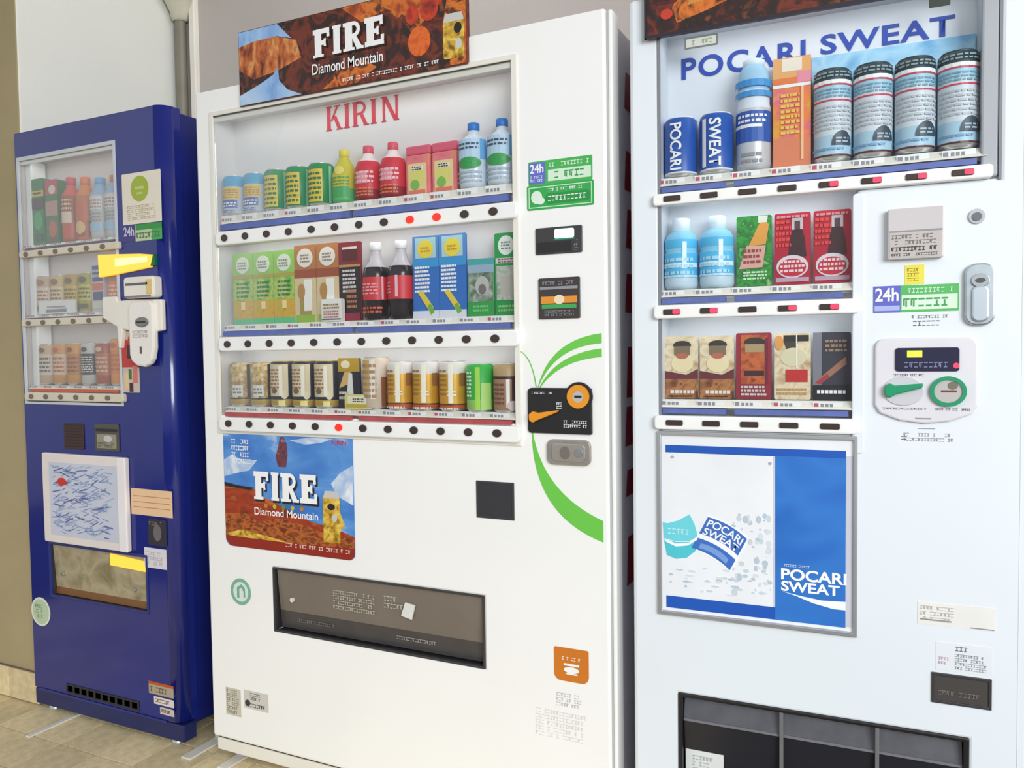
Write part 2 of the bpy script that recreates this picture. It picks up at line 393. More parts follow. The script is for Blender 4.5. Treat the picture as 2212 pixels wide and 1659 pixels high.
def bottle(root, prof, mats, cap, capm, prt=None, r=None, h=None, label=None):
    """PET bottle from rings (radius, z, material); cap=(radius, z0, z1)"""
    MB().lathe([(0, prof[0][1], prof[0][2])] + prof, 24).build('bottle_body', mats, root)
    cr, z0, z1 = cap
    MB().lathe([(cr * .9, z0, 0), (cr, z0 + .002, 0), (cr, z1 - .002, 0), (cr * .85, z1, 0), (0, z1, 0)], 18).build('cap', capm, root)
    if label:
        lr, a, b_, lm = label; MB().lathe([(lr, a, 0), (lr, b_, 0)], 26).build('label', lm, root)
    if prt: design(root, r, h, prt)
def card(root, wd, h, m, items, th=0.006, rad=0.004, thick=0.0004, y0=0.0, bname='display_card'):
    """flat display sample: a printed board, its picture built as thin inked shapes in local x,z"""
    MB().prism(rr(-wd / 2, wd / 2, 0, h, rad), y0, y0 + th).build(bname, m, root)
    b = MB(); mats = []
    for k, it in enumerate(items):
        if it[-1] not in mats: mats.append(it[-1])
        mi = mats.index(it[-1]); w0 = y0 - thick * (k + 1) * .8 - 0.0003
        if it[0] == 'r': b.box(it[1], it[2], w0, y0, it[3], it[4], mi)
        elif it[0] == 'e': b.ell(it[1], it[2], it[3], it[4], w0, y0, mi, 20)
        elif it[0] == 'g': b.prism(it[1], w0, y0, mi)
        elif it[0] == 's':
            rn = random.Random(k * 3 + 1)
            for q in range(it[5]):
                dz = (it[4] - it[3]) / it[5]; z = it[4] - dz * (q + .8); x = it[1]
                while x < it[2] - .002:
                    e = min(it[2], x + rn.uniform(.003, .009)); b.box(x, e, w0, y0, z, z + dz * .55, mi); x = e + .0018
    if items: b.build('printed_picture', mats, root, weld=False)
def bottle_shape(cx, z0, z1, r, neck, cap=True):
    H = z1 - z0
    return [(cx - r, z0), (cx + r, z0), (cx + r, z0 + H * .62), (cx + neck, z0 + H * .84), (cx + neck, z1), (cx - neck, z1), (cx - neck, z0 + H * .84), (cx - r, z0 + H * .62)]

# ================================================================== KIRIN machine (36 choices)
kh = [(0.062, 0.950, 0.966, 1.764), (0.232, 0.858, 0.399, 0.567)]
cabinet_machine(kirin, 1.175, 1.832, 0.072, kh, WHITE, mat('pale_lavender_cabinet', (206, 203, 214), 0.45, vary=0.03),
                [(0.063, 0.949, 0.967, 1.763)], BACK, edge=1.161)
MB().box(1.161, 1.166, 0.006, 0.04, 0.072, 1.825).build('edge_trim', mat('edge_grey', (186, 190, 188), 0.4), kirin, bev=0.001)
MB().box(1.166, 1.175, 0.004, 0.046, 0.072, 1.828).build('door_edge', WHITE, kirin, bev=0.003)
MB().prism(rr(0.002, 1.17, 0.028, 0.062, 0.004), 0.012, 0.05).build('kick_plate', CREAM, kirin, bev=0.003)
MB().box(0.004, 1.168, 0.016, 0.048, 0.0615, 0.0722).build('door_gap_shade', BLACK, kirin)  # black strip standing in for the shade in the gap under the door
for fx in (0.05, 1.12):
    for fy in (0.06, 0.56):
        MB().lathe([(0.022, 0.0, 0), (0.022, 0.008, 0), (0.008, 0.012, 0), (0.008, 0.06, 0)], 14, fx, fy).build('foot', GREYM, kirin)
for fx in (-0.095, 0.04):
    f = MB().box(fx, fx + 0.035, -0.03, 0.10, 0.0, 0.006); f.box(fx, fx + .035, 0.094, 0.10, 0.006, 0.03)
    f.build('floor_bracket', mat('white_bracket', (226, 222, 210), 0.45, vary=0.06), kirin, bev=0.0015)
# window frame lip and clear panes
fr = MB().plate(0.052, 0.96, 0.916, 1.772, -0.004, 0.002, [(0.066, 0.946, 0.920, 1.760)]); fr.build('window_frame', CREAM, kirin, bev=0.0015)
MB().box(0.066, 0.946, -0.002, 0.0, 1.7585, 1.7605).build('window_seal', DGREY, kirin)
for (a, b) in ((1.452, 1.760), (1.176, 1.416), (0.968, 1.137)):
    MB().box(0.067, 0.945, 0.0004, 0.0024, a, b).build('clear_pane', PANE, kirin)
# KIRIN logo, serif capitals
KRED = mat('logo_red', (205, 40, 62), 0.45)
def serif(s, parent, u0, v0, h, adv, w, m):
    for ch, off in zip(s, adv):
        b = MB(); x = u0 + off; t = h * .17; sf = h * .06; th = .0012
        def stem(xx, ww=t):
            b.box(xx, xx + ww, w - th - .0002, w, v0, v0 + h); b.box(xx - sf, xx + ww + sf, w - th, w, v0, v0 + h * .045); b.box(xx - sf, xx + ww + sf, w - th, w, v0 + h * .955, v0 + h)
        def diag(x0, y0, x1, y1, ww): b.prism([(x0, v0 + y0 * h), (x0 + ww, v0 + y0 * h), (x1 + ww, v0 + y1 * h), (x1, v0 + y1 * h)], w - th * .9, w)
        if ch == 'I': stem(x)
        if ch == 'K': stem(x); diag(x + t, .38, x + h * .5, 1, t * .55); diag(x + h * .30, .0 + .58, x + h * .56, 0, t); b.box(x + h * .38, x + h * .68, w - th, w, v0 + h * .955, v0 + h); b.box(x + h * .48, x + h * .80, w - th, w, v0, v0 + h * .045)
        if ch == 'R':
            stem(x); b.ring(x + t + h * .14, v0 + h * .73, h * .30, h * .27, h * .10, w - th, w, 0, 16, -PI / 2, PI / 2)
            b.box(x + t, x + t + h * .15, w - th, w, v0 + h * .90, v0 + h); b.box(x + t, x + t + h * .15, w - th, w, v0 + h * .46, v0 + h * .54)
            diag(x + h * .30, .48, x + h * .54, 0, t); b.box(x + h * .50, x + h * .76, w - th, w, v0, v0 + h * .045)
        if ch == 'N': stem(x, t * .55); stem(x + h * .62, t * .55); diag(x, 1, x + h * .54, 0, t * 1.05)
        b.build('logo_letter', m, parent, weld=False)
serif('KIRIN', kirin, 0.384, 1.698, 0.061, (0, .057, .083, .139, .172), 0.0745, KRED)

# rails
KB = .112
rail(kirin, 0.078, 0.962, 1.416, 1.452, -0.018, ([(0.085, 0.508), (0.522, 0.936)], 1.457, 1.472), BLUESTRIP, (1.474, 1.498), [(KB + .0722 * i, 1.434) for i in range(12)], (8, 9), 'oval', seed=1)
rail(kirin, 0.078, 0.962, 1.137, 1.174, -0.018, ([(0.085, 0.508), (0.522, 0.936)], 1.177, 1.190), BLUESTRIP, (1.191, 1.207), [(KB + .0722 * i, 1.155) for i in range(12)], (), 'oval', seed=2)
rail(kirin, 0.072, 0.962, 0.925, 0.961, -0.018, ([(0.085, 0.500), (0.522, 0.936)], 0.963, 0.973), REDSTRIP, (0.974, 0.989), [(.108 + .0727 * i, .945) for i in range(12)], (5,), 'oval', seed=3)

# row 1
YEL = c(228, 200, 50); GRN = c(10, 142, 82); SKY = c(60, 165, 210); DB = c(40, 84, 170)
def kx(i): return 0.100 + 0.0727 * i
A12, A8 = 1.2, .8
g = 'blue and silver drink cans, top shelf of the KIRIN machine'
for i, lb in ((0, 'pale blue can with a yellow patch, first sample on the KIRIN top shelf'), (1, 'blue can with a yellow patch beside the green cans, second on the KIRIN top shelf')):
    t = sample('drink_can', lb, 'can', g, 'K', kx(i), 1.4985, 0.037)
    can(t, .0315, .104, [(0, .72, c(206, 216, 232)), (.72, 1, SKY)], print_=[('p', -1.1, 1.1, .40, .70, YEL), ('s', -1, 1, .42, .66, 4, c(190, 120, 50)), ('p', -.9, .9, .18, .38, DB), ('s', -.8, .8, .20, .34, 2, WINK), ('s', -.7, .7, .05, .14, 2, DB)])
for i, p in ((2, 'leftmost'), (3, 'middle'), (4, 'rightmost')):
    t = sample('drink_can', p + ' of the three green cans with yellow lettering on the KIRIN top shelf', 'can', 'green and yellow cans', 'K', kx(i), 1.4985, 0.037)
    can(t, .0322, .106, [(0, 1, GRN)], print_=[('p', -.85, .75, .08, .84, YEL), ('s', -.75, .65, .12, .80, 6, c(20, 110, 50)), ('p', 1.25, 1.5, .05, .92, c(150, 225, 190))])
t = sample('drink_bottle', 'yellow-green lemon drink bottle between green cans and red bottles', 'bottle', None, 'K', kx(5), 1.4985, 0.037)
bottle(t, [(.030, 0, 0), (.031, .01, 0), (.031, .035, 0), (.031, .07, 1), (.022, .095, 1), (.012, .112, 1), (.011, .118, 1)], [c(90, 185, 110), c(206, 200, 60)], (.013, .116, .134), c(232, 215, 90),
       [('p', -1, 1, .10, .30, c(60, 170, 90)), ('s', -1, 1, .32, .5, 3, c(90, 160, 60)), ('e', .2, .6, .4, .08, c(240, 225, 110))], .0312, .13)
for i, p in ((6, 'left'), (7, 'right')):
    t = sample('drink_bottle', p + ' of the two red bottles with pink caps on the KIRIN top shelf', 'bottle', 'red bottles', 'K', kx(i), 1.4985, 0.037)
    bottle(t, [(.030, 0, 0), (.0325, .008, 0), (.0325, .025, 0), (.0325, .026, 1), (.0325, .078, 1), (.027, .094, 1), (.016, .104, 2), (.0115, .116, 2)], [c(150, 30, 40), c(214, 44, 66), c(240, 225, 226)],
           (.013, .115, .134), c(224, 84, 104), [('p', -.5, .5, .30, .52, c(240, 150, 160)), ('s', -.9, .9, .06, .24, 3, c(236, 120, 60)), ('s', -1, 1, .3, .55, 3, c(245, 200, 205))], .0327, .13)
PNK = c(222, 92, 120)
for i, p in ((8, 'left'), (9, 'right')):
    t = sample('juice_sample', p + ' of the two pink juice cartons with fruit labels, KIRIN top shelf', 'juice carton', 'pink juice samples', 'K', kx(i), 1.4985, 0.030)
    MB().box(-.034, .034, 0, .035, 0, .096).build('carton_body', multi('pink_orange_ink', [(226, 110, 90), (235, 120, 140), (232, 150, 90)], 30), t, bev=0.004)
    MB().box(-.034, .034, 0.002, .033, .096, .118).build('carton_top', PNK, t, bev=0.004)
    card(t, .05, .075, c(238, 214, 150), [('e', 0, .045, .020, .022, c(226, 222, 120)), ('r', -.016, .016, .058, .068, c(240, 235, 225)), ('s', -.014, .014, .058, .068, 2, c(60, 60, 60)), ('e', -.006, .025, .012, .012, c(130, 190, 80)), ('r', -.022, .022, .003, .012, c(230, 120, 100))], th=.002, y0=-.002, bname='front_label')
WB = c(196, 216, 234); CLR = mat('pale_water_plastic', (214, 226, 238), .18, vary=.03)
for i, p in ((10, 'left'), (11, 'right')):
    t = sample('water_bottle', p + ' of the two clear water bottles with blue caps, KIRIN top shelf', 'bottle', 'water bottles', 'K', kx(i) + .003, 1.4985, 0.037)
    bottle(t, [(.031, 0, 0), (.034, .01, 0), (.034, .095, 0), (.028, .112, 0), (.013, .124, 0), (.012, .134, 0)], [CLR], (.014, .132, .150), c(40, 120, 205),
           [('p', -1.3, 1.3, .42, .72, c(190, 218, 240)), ('p', .9, 1.4, .42, .72, c(110, 175, 225)), ('e', .1, .36, .9, .09, c(50, 160, 80)), ('s', -.8, .8, .56, .68, 2, c(60, 80, 110)), ('s', -1, 1, .06, .26, 3, c(170, 185, 200))], .0342, .15)
# row 2
TEA = multi('tea_green_ink', [(52, 170, 60), (120, 200, 60), (206, 206, 90), (90, 190, 70)], 45)
AMB = multi('tea_amber_ink', [(214, 140, 20), (222, 176, 40), (190, 180, 40)], 40)
for i, p in ((0, 'first'), (1, 'second'), (2, 'third')):
    t = sample('tea_sample', p + ' from the left of the three green and amber tea bottle cards, KIRIN middle shelf', 'drink card', 'green tea samples', 'K', .127 + .0712 * i, 1.207, 0.028)
    card(t, .070, .190, c(150, 205, 90), [('r', -.035, .035, .062, .125, TEA), ('r', -.035, .035, .015, .064, AMB), ('r', -.035, .035, 0, .016, c(90, 200, 140)), ('r', -.035, .035, .122, .132, c(180, 165, 60)),
        ('e', 0, .158, .022, .022, c(236, 236, 226)), ('s', -.016, .014, .146, .168, 3, c(130, 150, 110)), ('e', -.004, .092, .016, .026, c(196, 214, 120)), ('s', -.02, .02, .07, .115, 4, c(40, 120, 50)), ('r', -.006, .006, .04, .06, c(245, 230, 170))])
for i, p in ((0, 'left'), (1, 'right')):
    t = sample('tea_sample', p + ' of the two brown-topped cream milk tea cards, KIRIN middle shelf', 'drink card', 'brown milk tea samples', 'K', .339 + .0715 * i, 1.207, 0.028)
    card(t, .070, .198, c(186, 122, 68), [('r', -.035, .035, .0, .116, c(222, 202, 160)), ('r', -.035, .035, .114, .136, c(160, 74, 40)), ('e', 0, .165, .025, .024, c(240, 234, 224)), ('s', -.015, .015, .152, .176, 3, c(150, 130, 110)),
        ('r', -.018, .018, .0, .085, c(170, 150, 80)), ('r', -.004, .020, .03, .11, c(248, 246, 240)), ('e', -.012, .08, .012, .02, c(190, 140, 70)), ('r', -.03, .03, 0, .02, c(150, 190, 60))])
t = sample('coffee_sample', 'dark red and black bottle card, left of the two dark cola bottles', 'drink card', None, 'K', .480, 1.207, 0.028)
card(t, .068, .196, c(136, 28, 42), [('r', -.032, .032, 0, .138, c(30, 20, 26)), ('r', -.022, .022, .150, .178, c(90, 18, 22)), ('r', -.022, .022, .178, .184, c(235, 225, 215)), ('s', -.022, .018, .07, .13, 6, c(226, 216, 216)),
     ('r', -.032, .032, .134, .140, c(190, 150, 80)), ('s', -.01, .02, .03, .08, 4, c(190, 120, 80)), ('r', -.030, .030, .0, .02, c(150, 30, 60))])
t = sample('label_block', 'small white lettered block standing in front of the dark red bottle card', 'display block', None, 'K', .434, 1.207, 0.010)
card(t, .062, .056, c(245, 243, 238), [('r', -.028, .028, .008, .044, c(232, 226, 220)), ('s', -.024, .024, .030, .046, 2, c(150, 125, 60)), ('s', -.024, .024, .008, .028, 3, c(190, 120, 120)), ('r', -.029, .029, .004, .007, c(100, 80, 110))], th=.014)
for i, p in ((0, 'left'), (1, 'right')):
    t = sample('cola_bottle', p + ' of the two dark bottles with red labels and white caps, KIRIN middle shelf', 'bottle', 'dark cola bottles', 'K', .553 + .0735 * i, 1.207, 0.037)
    DK = mat('dark_cola', (38, 26, 30), .16)
    bottle(t, [(.027, 0, 0), (.031, .01, 0), (.029, .03, 0), (.033, .045, 0), (.033, .110, 0), (.030, .128, 0), (.018, .142, 1), (.0125, .160, 1), (.012, .172, 1)], [DK, mat('clear_neck', (204, 198, 204), .2)],
           (.0145, .170, .190), PWHITE, [('s', -.7, .7, .32, .48, 4, c(240, 170, 175)), ('p', .95, 1.1, .26, .55, c(240, 190, 200)), ('s', -1, 1, .08, .18, 2, c(220, 90, 50))] if i == 0 else [('p', .1, .3, .28, .55, c(240, 190, 205)), ('s', -1, -.2, .32, .48, 4, c(240, 150, 160))], .0345, .19,
           label=(.0338, .048, .104, c(214, 44, 56)))
for i, p in ((0, 'left'), (1, 'right')):
    t = sample('lemon_soda_sample', p + ' of the two blue cards with a yellow disc on top, KIRIN middle shelf', 'drink card', 'blue soda samples', 'K', .701 + .073 * i, 1.207, 0.028)
    card(t, .072, .194, c(44, 112, 196), [('r', -.036, .036, .138, .194, c(80, 140, 205)), ('r', -.028, .028, .142, .190, c(176, 210, 214)), ('r', -.036, .036, .12, .140, c(50, 150, 215)), ('e', 0, .163, .021, .021, c(240, 214, 60)), ('s', -.013, .013, .155, .170, 2, c(200, 150, 30)), ('s', -.030, .010, .06, .125, 7, WINK), ('r', -.036, .036, 0, .018, c(226, 228, 240)),
        ('g', [(-.022, .062), (-.010, .066), (.020, .026), (.010, .016)], c(236, 206, 70)), ('g', [(.004, .03), (.014, .034), (.024, .014), (.014, .008)], c(120, 180, 60))])
t = sample('tea_sample', 'shorter grey-green picture card with a teal top edge, beside the blue soda cards', 'drink card', None, 'K', .848, 1.207, 0.028)
card(t, .068, .132, c(110, 160, 120), [('r', -.034, .034, .118, .132, c(70, 165, 170)), ('r', -.034, .034, .10, .118, c(150, 180, 200)), ('r', -.030, .030, .034, .10, multi('grey_green_picture', [(60, 74, 62), (120, 140, 120), (196, 196, 190)], 50)), ('e', .004, .07, .018, .022, c(188, 190, 184)), ('e', .004, .062, .010, .012, c(120, 110, 112)), ('r', -.034, .034, 0, .034, c(40, 160, 70)), ('s', -.02, .02, .01, .028, 2, c(120, 200, 120))])
t = sample('tea_sample', 'tall green card with a white disc, right end of the KIRIN middle shelf', 'drink card', None, 'K', .917, 1.207, 0.028)
card(t, .066, .186, c(28, 152, 72), [('e', -.004, .158, .020, .022, c(234, 240, 234)), ('s', -.016, .008, .148, .168, 3, c(120, 140, 130)), ('r', -.03, .03, .118, .130, c(200, 220, 206)), ('s', -.024, .02, .118, .130, 2, c(160, 70, 110)), ('r', -.028, .026, .035, .112, multi('pale_tea_label', [(150, 160, 140), (196, 200, 190), (120, 150, 120)], 60)), ('r', -.018, .02, .045, .09, c(186, 182, 172)), ('s', -.024, .024, .008, .026, 2, c(130, 205, 120))])
# row 3
GOLD = mat('gold_tin', (206, 172, 84), 0.28, metal=0.35, vary=.06, scale=30); CRM = c(222, 206, 172); NAVY = c(34, 36, 52)
LGOLD = multi('gold_pattern_ink', [(120, 88, 40), (196, 160, 90), (236, 226, 190)], 60)
KB3 = .989
for i, p in ((0, 'first'), (1, 'second')):
    t = sample('coffee_can', p + ' gold patterned coffee can at the left end of the KIRIN bottom shelf', 'can', 'gold patterned coffee cans', 'K', .106 + .0727 * i, KB3, 0.037)
    can(t, .0315, .118, [(0, .16, GOLD), (.16, .2, NAVY), (.2, 1, LGOLD)], print_=[('p', -.2, .8, .24, .48, c(228, 226, 220)), ('s', -.1, .7, .28, .44, 2, c(120, 116, 110)), ('p', 1.15, 1.5, .18, .95, NAVY)])
for i, p in ((2, 'left'), (3, 'middle'), (4, 'right')):
    t = sample('coffee_can', p + ' of the three cream and navy coffee cans with gold bases, KIRIN bottom shelf', 'can', 'cream and navy coffee cans', 'K', .106 + .0727 * i, KB3, 0.037)
    can(t, .0335, .120, [(0, .17, GOLD), (.17, .22, NAVY), (.22, 1, NAVY)], lid=GOLD, print_=[('p', -1.4, 1.05, .24, .93, CRM), ('s', -.7, .6, .40, .85, 6, c(160, 110, 80)), ('e', -.1, .36, .30, .06, c(120, 100, 84)), ('e', .75, .27, .25, .09, c(226, 214, 180)), ('p', .35, .62, .25, .9, c(244, 238, 222)), ('p', .3, .8, .04, .15, c(240, 226, 150))])
t = sample('coffee_sample', 'black and gold coffee card between cream can and beige can, KIRIN bottom shelf', 'drink card', None, 'K', .470, KB3, 0.028)
card(t, .066, .126, c(30, 32, 48), [('r', -.033, .033, .092, .126, c(186, 150, 40)), ('e', -.010, .110, .014, .010, c(236, 224, 190)), ('g', [(-.030, .05), (-.004, .06), (.006, .092), (-.014, .09)], c(214, 176, 110)), ('g', [(-.008, .02), (.014, .02), (.010, .088), (.0, .088)], c(226, 226, 224)), ('s', -.03, .0, .02, .045, 2, c(210, 206, 196))])
t = sample('coffee_can', 'pale beige and silver coffee can with a brown side, behind the small gold block', 'can', None, 'K', .547, KB3, 0.037)
can(t, .0335, .128, [(0, 1, c(214, 196, 178))], print_=[('p', -.6, .1, .40, .95, c(206, 170, 110)), ('p', .1, .5, .2, .95, c(240, 234, 226)), ('p', .95, 1.5, .05, .62, c(140, 84, 50)), ('s', -.7, .6, .2, .9, 6, c(180, 140, 100))])
t = sample('label_block', 'small gold lettered block standing in front of the beige coffee can', 'display block', None, 'K', .512, KB3, 0.006)
card(t, .080, .036, c(226, 214, 130), [('r', -.036, .036, .004, .012, c(196, 176, 60)), ('r', -.03, .03, .014, .032, c(240, 236, 206)), ('s', -.015, .02, .016, .028, 2, c(80, 70, 60))], th=.014)
for i, p in ((0, 'left'), (1, 'middle'), (2, 'right')):
    t = sample('coffee_can', p + ' of the three golden cans with silver tops and red bases, KIRIN bottom shelf', 'can', 'golden coffee cans', 'K', .619 + .0735 * i, KB3, 0.037)
    can(t, .0335, .117, [(0, .12, c(196, 92, 50)), (.12, .15, c(90, 50, 40)), (.15, .74, mat('amber_gold', (214, 160, 48), .3, metal=.2, vary=.08, scale=40)), (.74, 1, c(222, 216, 210))], print_=[('p', .15, .5, .16, .95, c(250, 244, 226)), ('s', -.9, .0, .3, .85, 6, c(168, 118, 40)), ('p', .95, 1.45, .5, .76, c(150, 100, 50)), ('s', .1, .7, .3, .42, 2, c(245, 240, 225)), ('s', -.8, .8, .02, .1, 1, c(245, 226, 206))])
t = sample('green_tea_can', 'slim green and lime bottle can near the right end of the KIRIN bottom shelf', 'can', None, 'K', .838, KB3, 0.037)
can(t, .0325, .110, [(0, .25, c(150, 205, 110)), (.25, 1, c(48, 175, 66))], print_=[('p', .1, .45, .04, .93, c(170, 225, 80)), ('s', -.75, -.2, .3, .85, 7, WINK), ('p', .5, 1.3, .04, .6, c(176, 222, 120))])
t = sample('coffee_cup', 'brown lidded coffee can cut off by the right edge of the KIRIN bottom shelf', 'can', None, 'K', .908, KB3, 0.037)
can(t, .0325, .110, [(0, .68, c(170, 130, 104)), (.68, .74, c(60, 34, 30)), (.74, 1, c(186, 156, 112))], print_=[('p', .35, .6, .1, .68, c(244, 240, 236)), ('s', -.8, .2, .15, .62, 5, c(120, 74, 60)), ('p', .75, 1.5, .15, .7, c(84, 40, 50)), ('e', .8, .14, .4, .1, c(214, 190, 190))])

# advertising panel on top: FIRE / Diamond Mountain
def slab(s, parent, u0, u1, v0, v1, w, m, th=.0010, name='logo_letter', slant=0.0):
    """heavy slab-serif capitals"""
    wd = {'F': .95, 'I': .50, 'R': 1.05, 'E': .98}; tot = sum(wd[k] for k in s) + .10 * (len(s) - 1); k = (u1 - u0) / tot; x = u0; H = v1 - v0
    for ch in s:
        b = MB(); W = wd[ch] * k
        kk = [0]
        def bx(a, b2, c_, d): kk[0] += 1; b.box(x + a * W, x + b2 * W, w - th + .00006 * kk[0], w + .00006 * kk[0], v0 + c_ * H, v0 + d * H)
        if ch == 'I': bx(.16, .84, 0, 1); bx(.05, .95, 0, .10); bx(.05, .95, .9, 1)
        if ch in 'FE': bx(.10, .48, 0, 1); bx(0, .60, .0, .10); bx(0, .95, .82, 1); bx(.80, .95, .68, .85); bx(.4, .74, .42, .58); bx(.62, .74, .36, .64)
        if ch == 'E': bx(0, 1, 0, .18); bx(.84, 1.0, .1, .34)
        if ch == 'R':
            bx(.10, .46, 0, 1); bx(0, .56, 0, .10); bx(0, .55, .86, 1); bx(.4, .55, .44, .57)
            b.ring(x + .52 * W, v0 + .72 * H, .34 * W, .28 * H, .26 * W * .62, w - th - .0001, w - .0001, 0, 14, -PI / 2, PI / 2)
            b.prism([(x + .44 * W, v0 + .46 * H), (x + .68 * W, v0 + .46 * H), (x + 1.0 * W, v0), (x + .70 * W, v0)], w - th - .0002, w - .0002); bx(.66, 1.02, 0, .10)
        b.build(name, m, parent, weld=False); x += W + .10 * k
pan = MB().box(0.170, 0.842, -0.010, 0.004, 1.768, 1.957).build('advertising_panel', multi('coffee_brown_picture', [(24, 18, 16), (84, 32, 22), (120, 48, 26), (56, 26, 20), (30, 24, 20), (140, 70, 34)], 20, detail=9, dist=.5), kirin, bev=0.001)
art = MB(); AW = -0.010
AM = [multi('sky_picture', [(96, 140, 205), (150, 190, 235), (190, 215, 240)], 9), multi('canyon_picture', [(60, 30, 20), (120, 54, 28), (176, 84, 36), (206, 120, 56), (222, 160, 96), (150, 80, 40)], 55, detail=12, dist=.1, stretch=(1, 1, .5), spread=(.25, .75)), multi('ember_picture', [(70, 26, 14), (176, 74, 24), (222, 120, 40), (60, 28, 20), (196, 90, 30)], 24, detail=9, dist=.6),
      multi('berry_red', [(120, 30, 20), (206, 64, 30), (160, 40, 24)], 30, detail=3), multi('berry_orange', [(180, 70, 20), (232, 110, 34), (200, 80, 24)], 30, detail=3), c(26, 22, 20), multi('gold_can_picture', [(120, 84, 20), (214, 170, 50), (240, 214, 110)], 60), c(206, 206, 200)]
art.prism([(.172, 1.955), (.172, 1.918), (.225, 1.925), (.300, 1.925), (.345, 1.912), (.300, 1.955)], AW - .0005, AW, 0)
art.prism([(.172, 1.86), (.172, 1.918), (.215, 1.928), (.30, 1.924), (.36, 1.905), (.375, 1.86), (.30, 1.84), (.22, 1.83)], AW - .0004, AW, 1)
art.prism([(.172, 1.770), (.172, 1.795), (.24, 1.815), (.285, 1.832), (.300, 1.850), (.303, 1.815), (.33, 1.788), (.375, 1.770)], AW - .0006, AW, 0)
art.prism([(.60, 1.955), (.66, 1.90), (.70, 1.955)], AW - .0004, AW, 2); art.prism([(.50, 1.955), (.56, 1.91), (.64, 1.93), (.70, 1.86), (.76, 1.90), (.80, 1.955)], AW - .00045, AW, 2)
art.prism([(.84, 1.955), (.84, 1.77), (.80, 1.77), (.78, 1.86), (.80, 1.955)], AW - .0004, AW, 2)
art.prism([(.44, 1.772), (.48, 1.81), (.55, 1.83), (.60, 1.80), (.54, 1.772)], AW - .0004, AW, 2)
art.ell(.718, 1.838, .030, .034, AW - .0008, AW, 4); art.ell(.745, 1.905, .024, .026, AW - .0008, AW, 3); art.ell(.765, 1.93, .02, .022, AW - .0009, AW, 3); art.ell(.70, 1.90, .018, .022, AW - .0007, AW, 3)
art.prism(rr(.782, .836, 1.785, 1.872, .006), AW - .0012, AW, 6); art.prism([(.782, 1.866), (.836, 1.866), (.830, 1.884), (.788, 1.884)], AW - .0013, AW, 7); art.ell(.820, 1.85, .010, .012, AW - .0015, AW, 5); art.ell(.822, 1.815, .008, .012, AW - .0015, AW, 7)
art.build('printed_picture', AM, pan, weld=False)
slab('FIRE', pan, .419, .628, 1.845, 1.912, AW - .0012, mat('letter_shadow', (40, 22, 18), .6)); slab('FIRE', pan, .415, .623, 1.849, 1.916, AW - .0024, WINK)
text('Diamond Mountain', pan, 'lettering', .409, .618, 1.810, 1.836, AW - .0012, WINK, bold=.012)
small_print(pan, .50, .775, 1.778, 1.790, AW - .001, WINK, 1, name='slogan', fill=1, seed=5)

# poster on the door
POS = MB().prism(rr(.070, .499, .612, .917, (.022, .018, .004, .004)), -.002, 0.0005).build('door_poster', multi('poster_sky', [(58, 112, 196), (74, 134, 210), (96, 154, 222), (226, 234, 244)], 6, detail=6, dist=.4, stretch=(1, 1, 2.2), spread=(.35, .72)), kirin)
pw = -.002; a = MB()
PM = [multi('red_desert', [(120, 44, 22), (176, 66, 30), (150, 52, 26), (206, 110, 50)], 12, detail=8, stretch=(1, 1, 2.4)), multi('bush_desert', [(70, 34, 20), (130, 58, 28), (196, 104, 44), (110, 56, 30), (190, 90, 40)], 70, detail=12, dist=.1, stretch=(.5, 1, 1)), multi('smoke_plume', [(70, 34, 50), (130, 70, 80), (96, 50, 60), (170, 120, 130)], 40), c(150, 40, 26), c(40, 34, 38), AM[6], c(210, 206, 200), c(200, 60, 110), multi('cloud_white', [(236, 240, 246), (170, 196, 232), (250, 250, 252)], 14)]
a.prism([(.071, .64), (.071, .785), (.12, .778), (.17, .775), (.20, .755), (.26, .735), (.36, .70), (.44, .688), (.499, .672), (.499, .64)], pw - .0004, pw, 0)
a.prism([(.071, .628), (.071, .70), (.14, .705), (.19, .685), (.26, .700), (.33, .690), (.40, .675), (.498, .665), (.498, .625)], pw - .0006, pw, 1)
a.prism([(.071, .640), (.074, .627), (.086, .614), (.100, .6125), (.485, .6125), (.498, .622), (.498, .642), (.30, .638)], pw - .0008, pw, 3)
a.prism([(.071, .785), (.12, .778), (.175, .775), (.16, .768), (.071, .774)], pw - .0009, pw, 4)
a.prism([(.071, .645), (.13, .66), (.19, .652), (.25, .645), (.30, .636), (.2, .634), (.1, .636)], pw - .0007, pw, 5)
a.prism([(.260, .835), (.252, .862), (.262, .885), (.268, .912), (.280, .914), (.290, .895), (.292, .865), (.286, .835)], pw - .0008, pw, 2)
a.prism([(.071, .80), (.071, .845), (.10, .86), (.14, .845), (.19, .85), (.16, .82), (.11, .81)], pw - .0003, pw, 8)
a.prism([(.498, .80), (.498, .85), (.46, .83), (.43, .80), (.45, .77), (.498, .75)], pw - .0003, pw, 8)
a.prism([(.30, .905), (.36, .914), (.44, .914), (.40, .902), (.35, .896)], pw - .0003, pw, 8)
a.prism(rr(.404, .456, .652, .770, .005), pw - .0014, pw, 5); a.prism([(.405, .764), (.455, .764), (.449, .782), (.411, .782)], pw - .0016, pw, 6)
a.prism([(.402, .74), (.456, .73), (.47, .70), (.456, .68)], pw - .0010, pw, 5); a.ell(.430, .742, .012, .008, pw - .0018, pw, 4); a.ell(.440, .715, .008, .010, pw - .0018, pw, 6)
a.build('printed_picture', PM, POS, weld=False)
slab('FIRE', POS, .181, .391, .740, .814, pw - .0012, c(44, 30, 30)); slab('FIRE', POS, .178, .387, .746, .820, pw - .0026, WINK)
text('Diamond Mountain', POS, 'lettering', .176, .388, .704, .724, pw - .0014, WINK, bold=.012)
bd = MB()
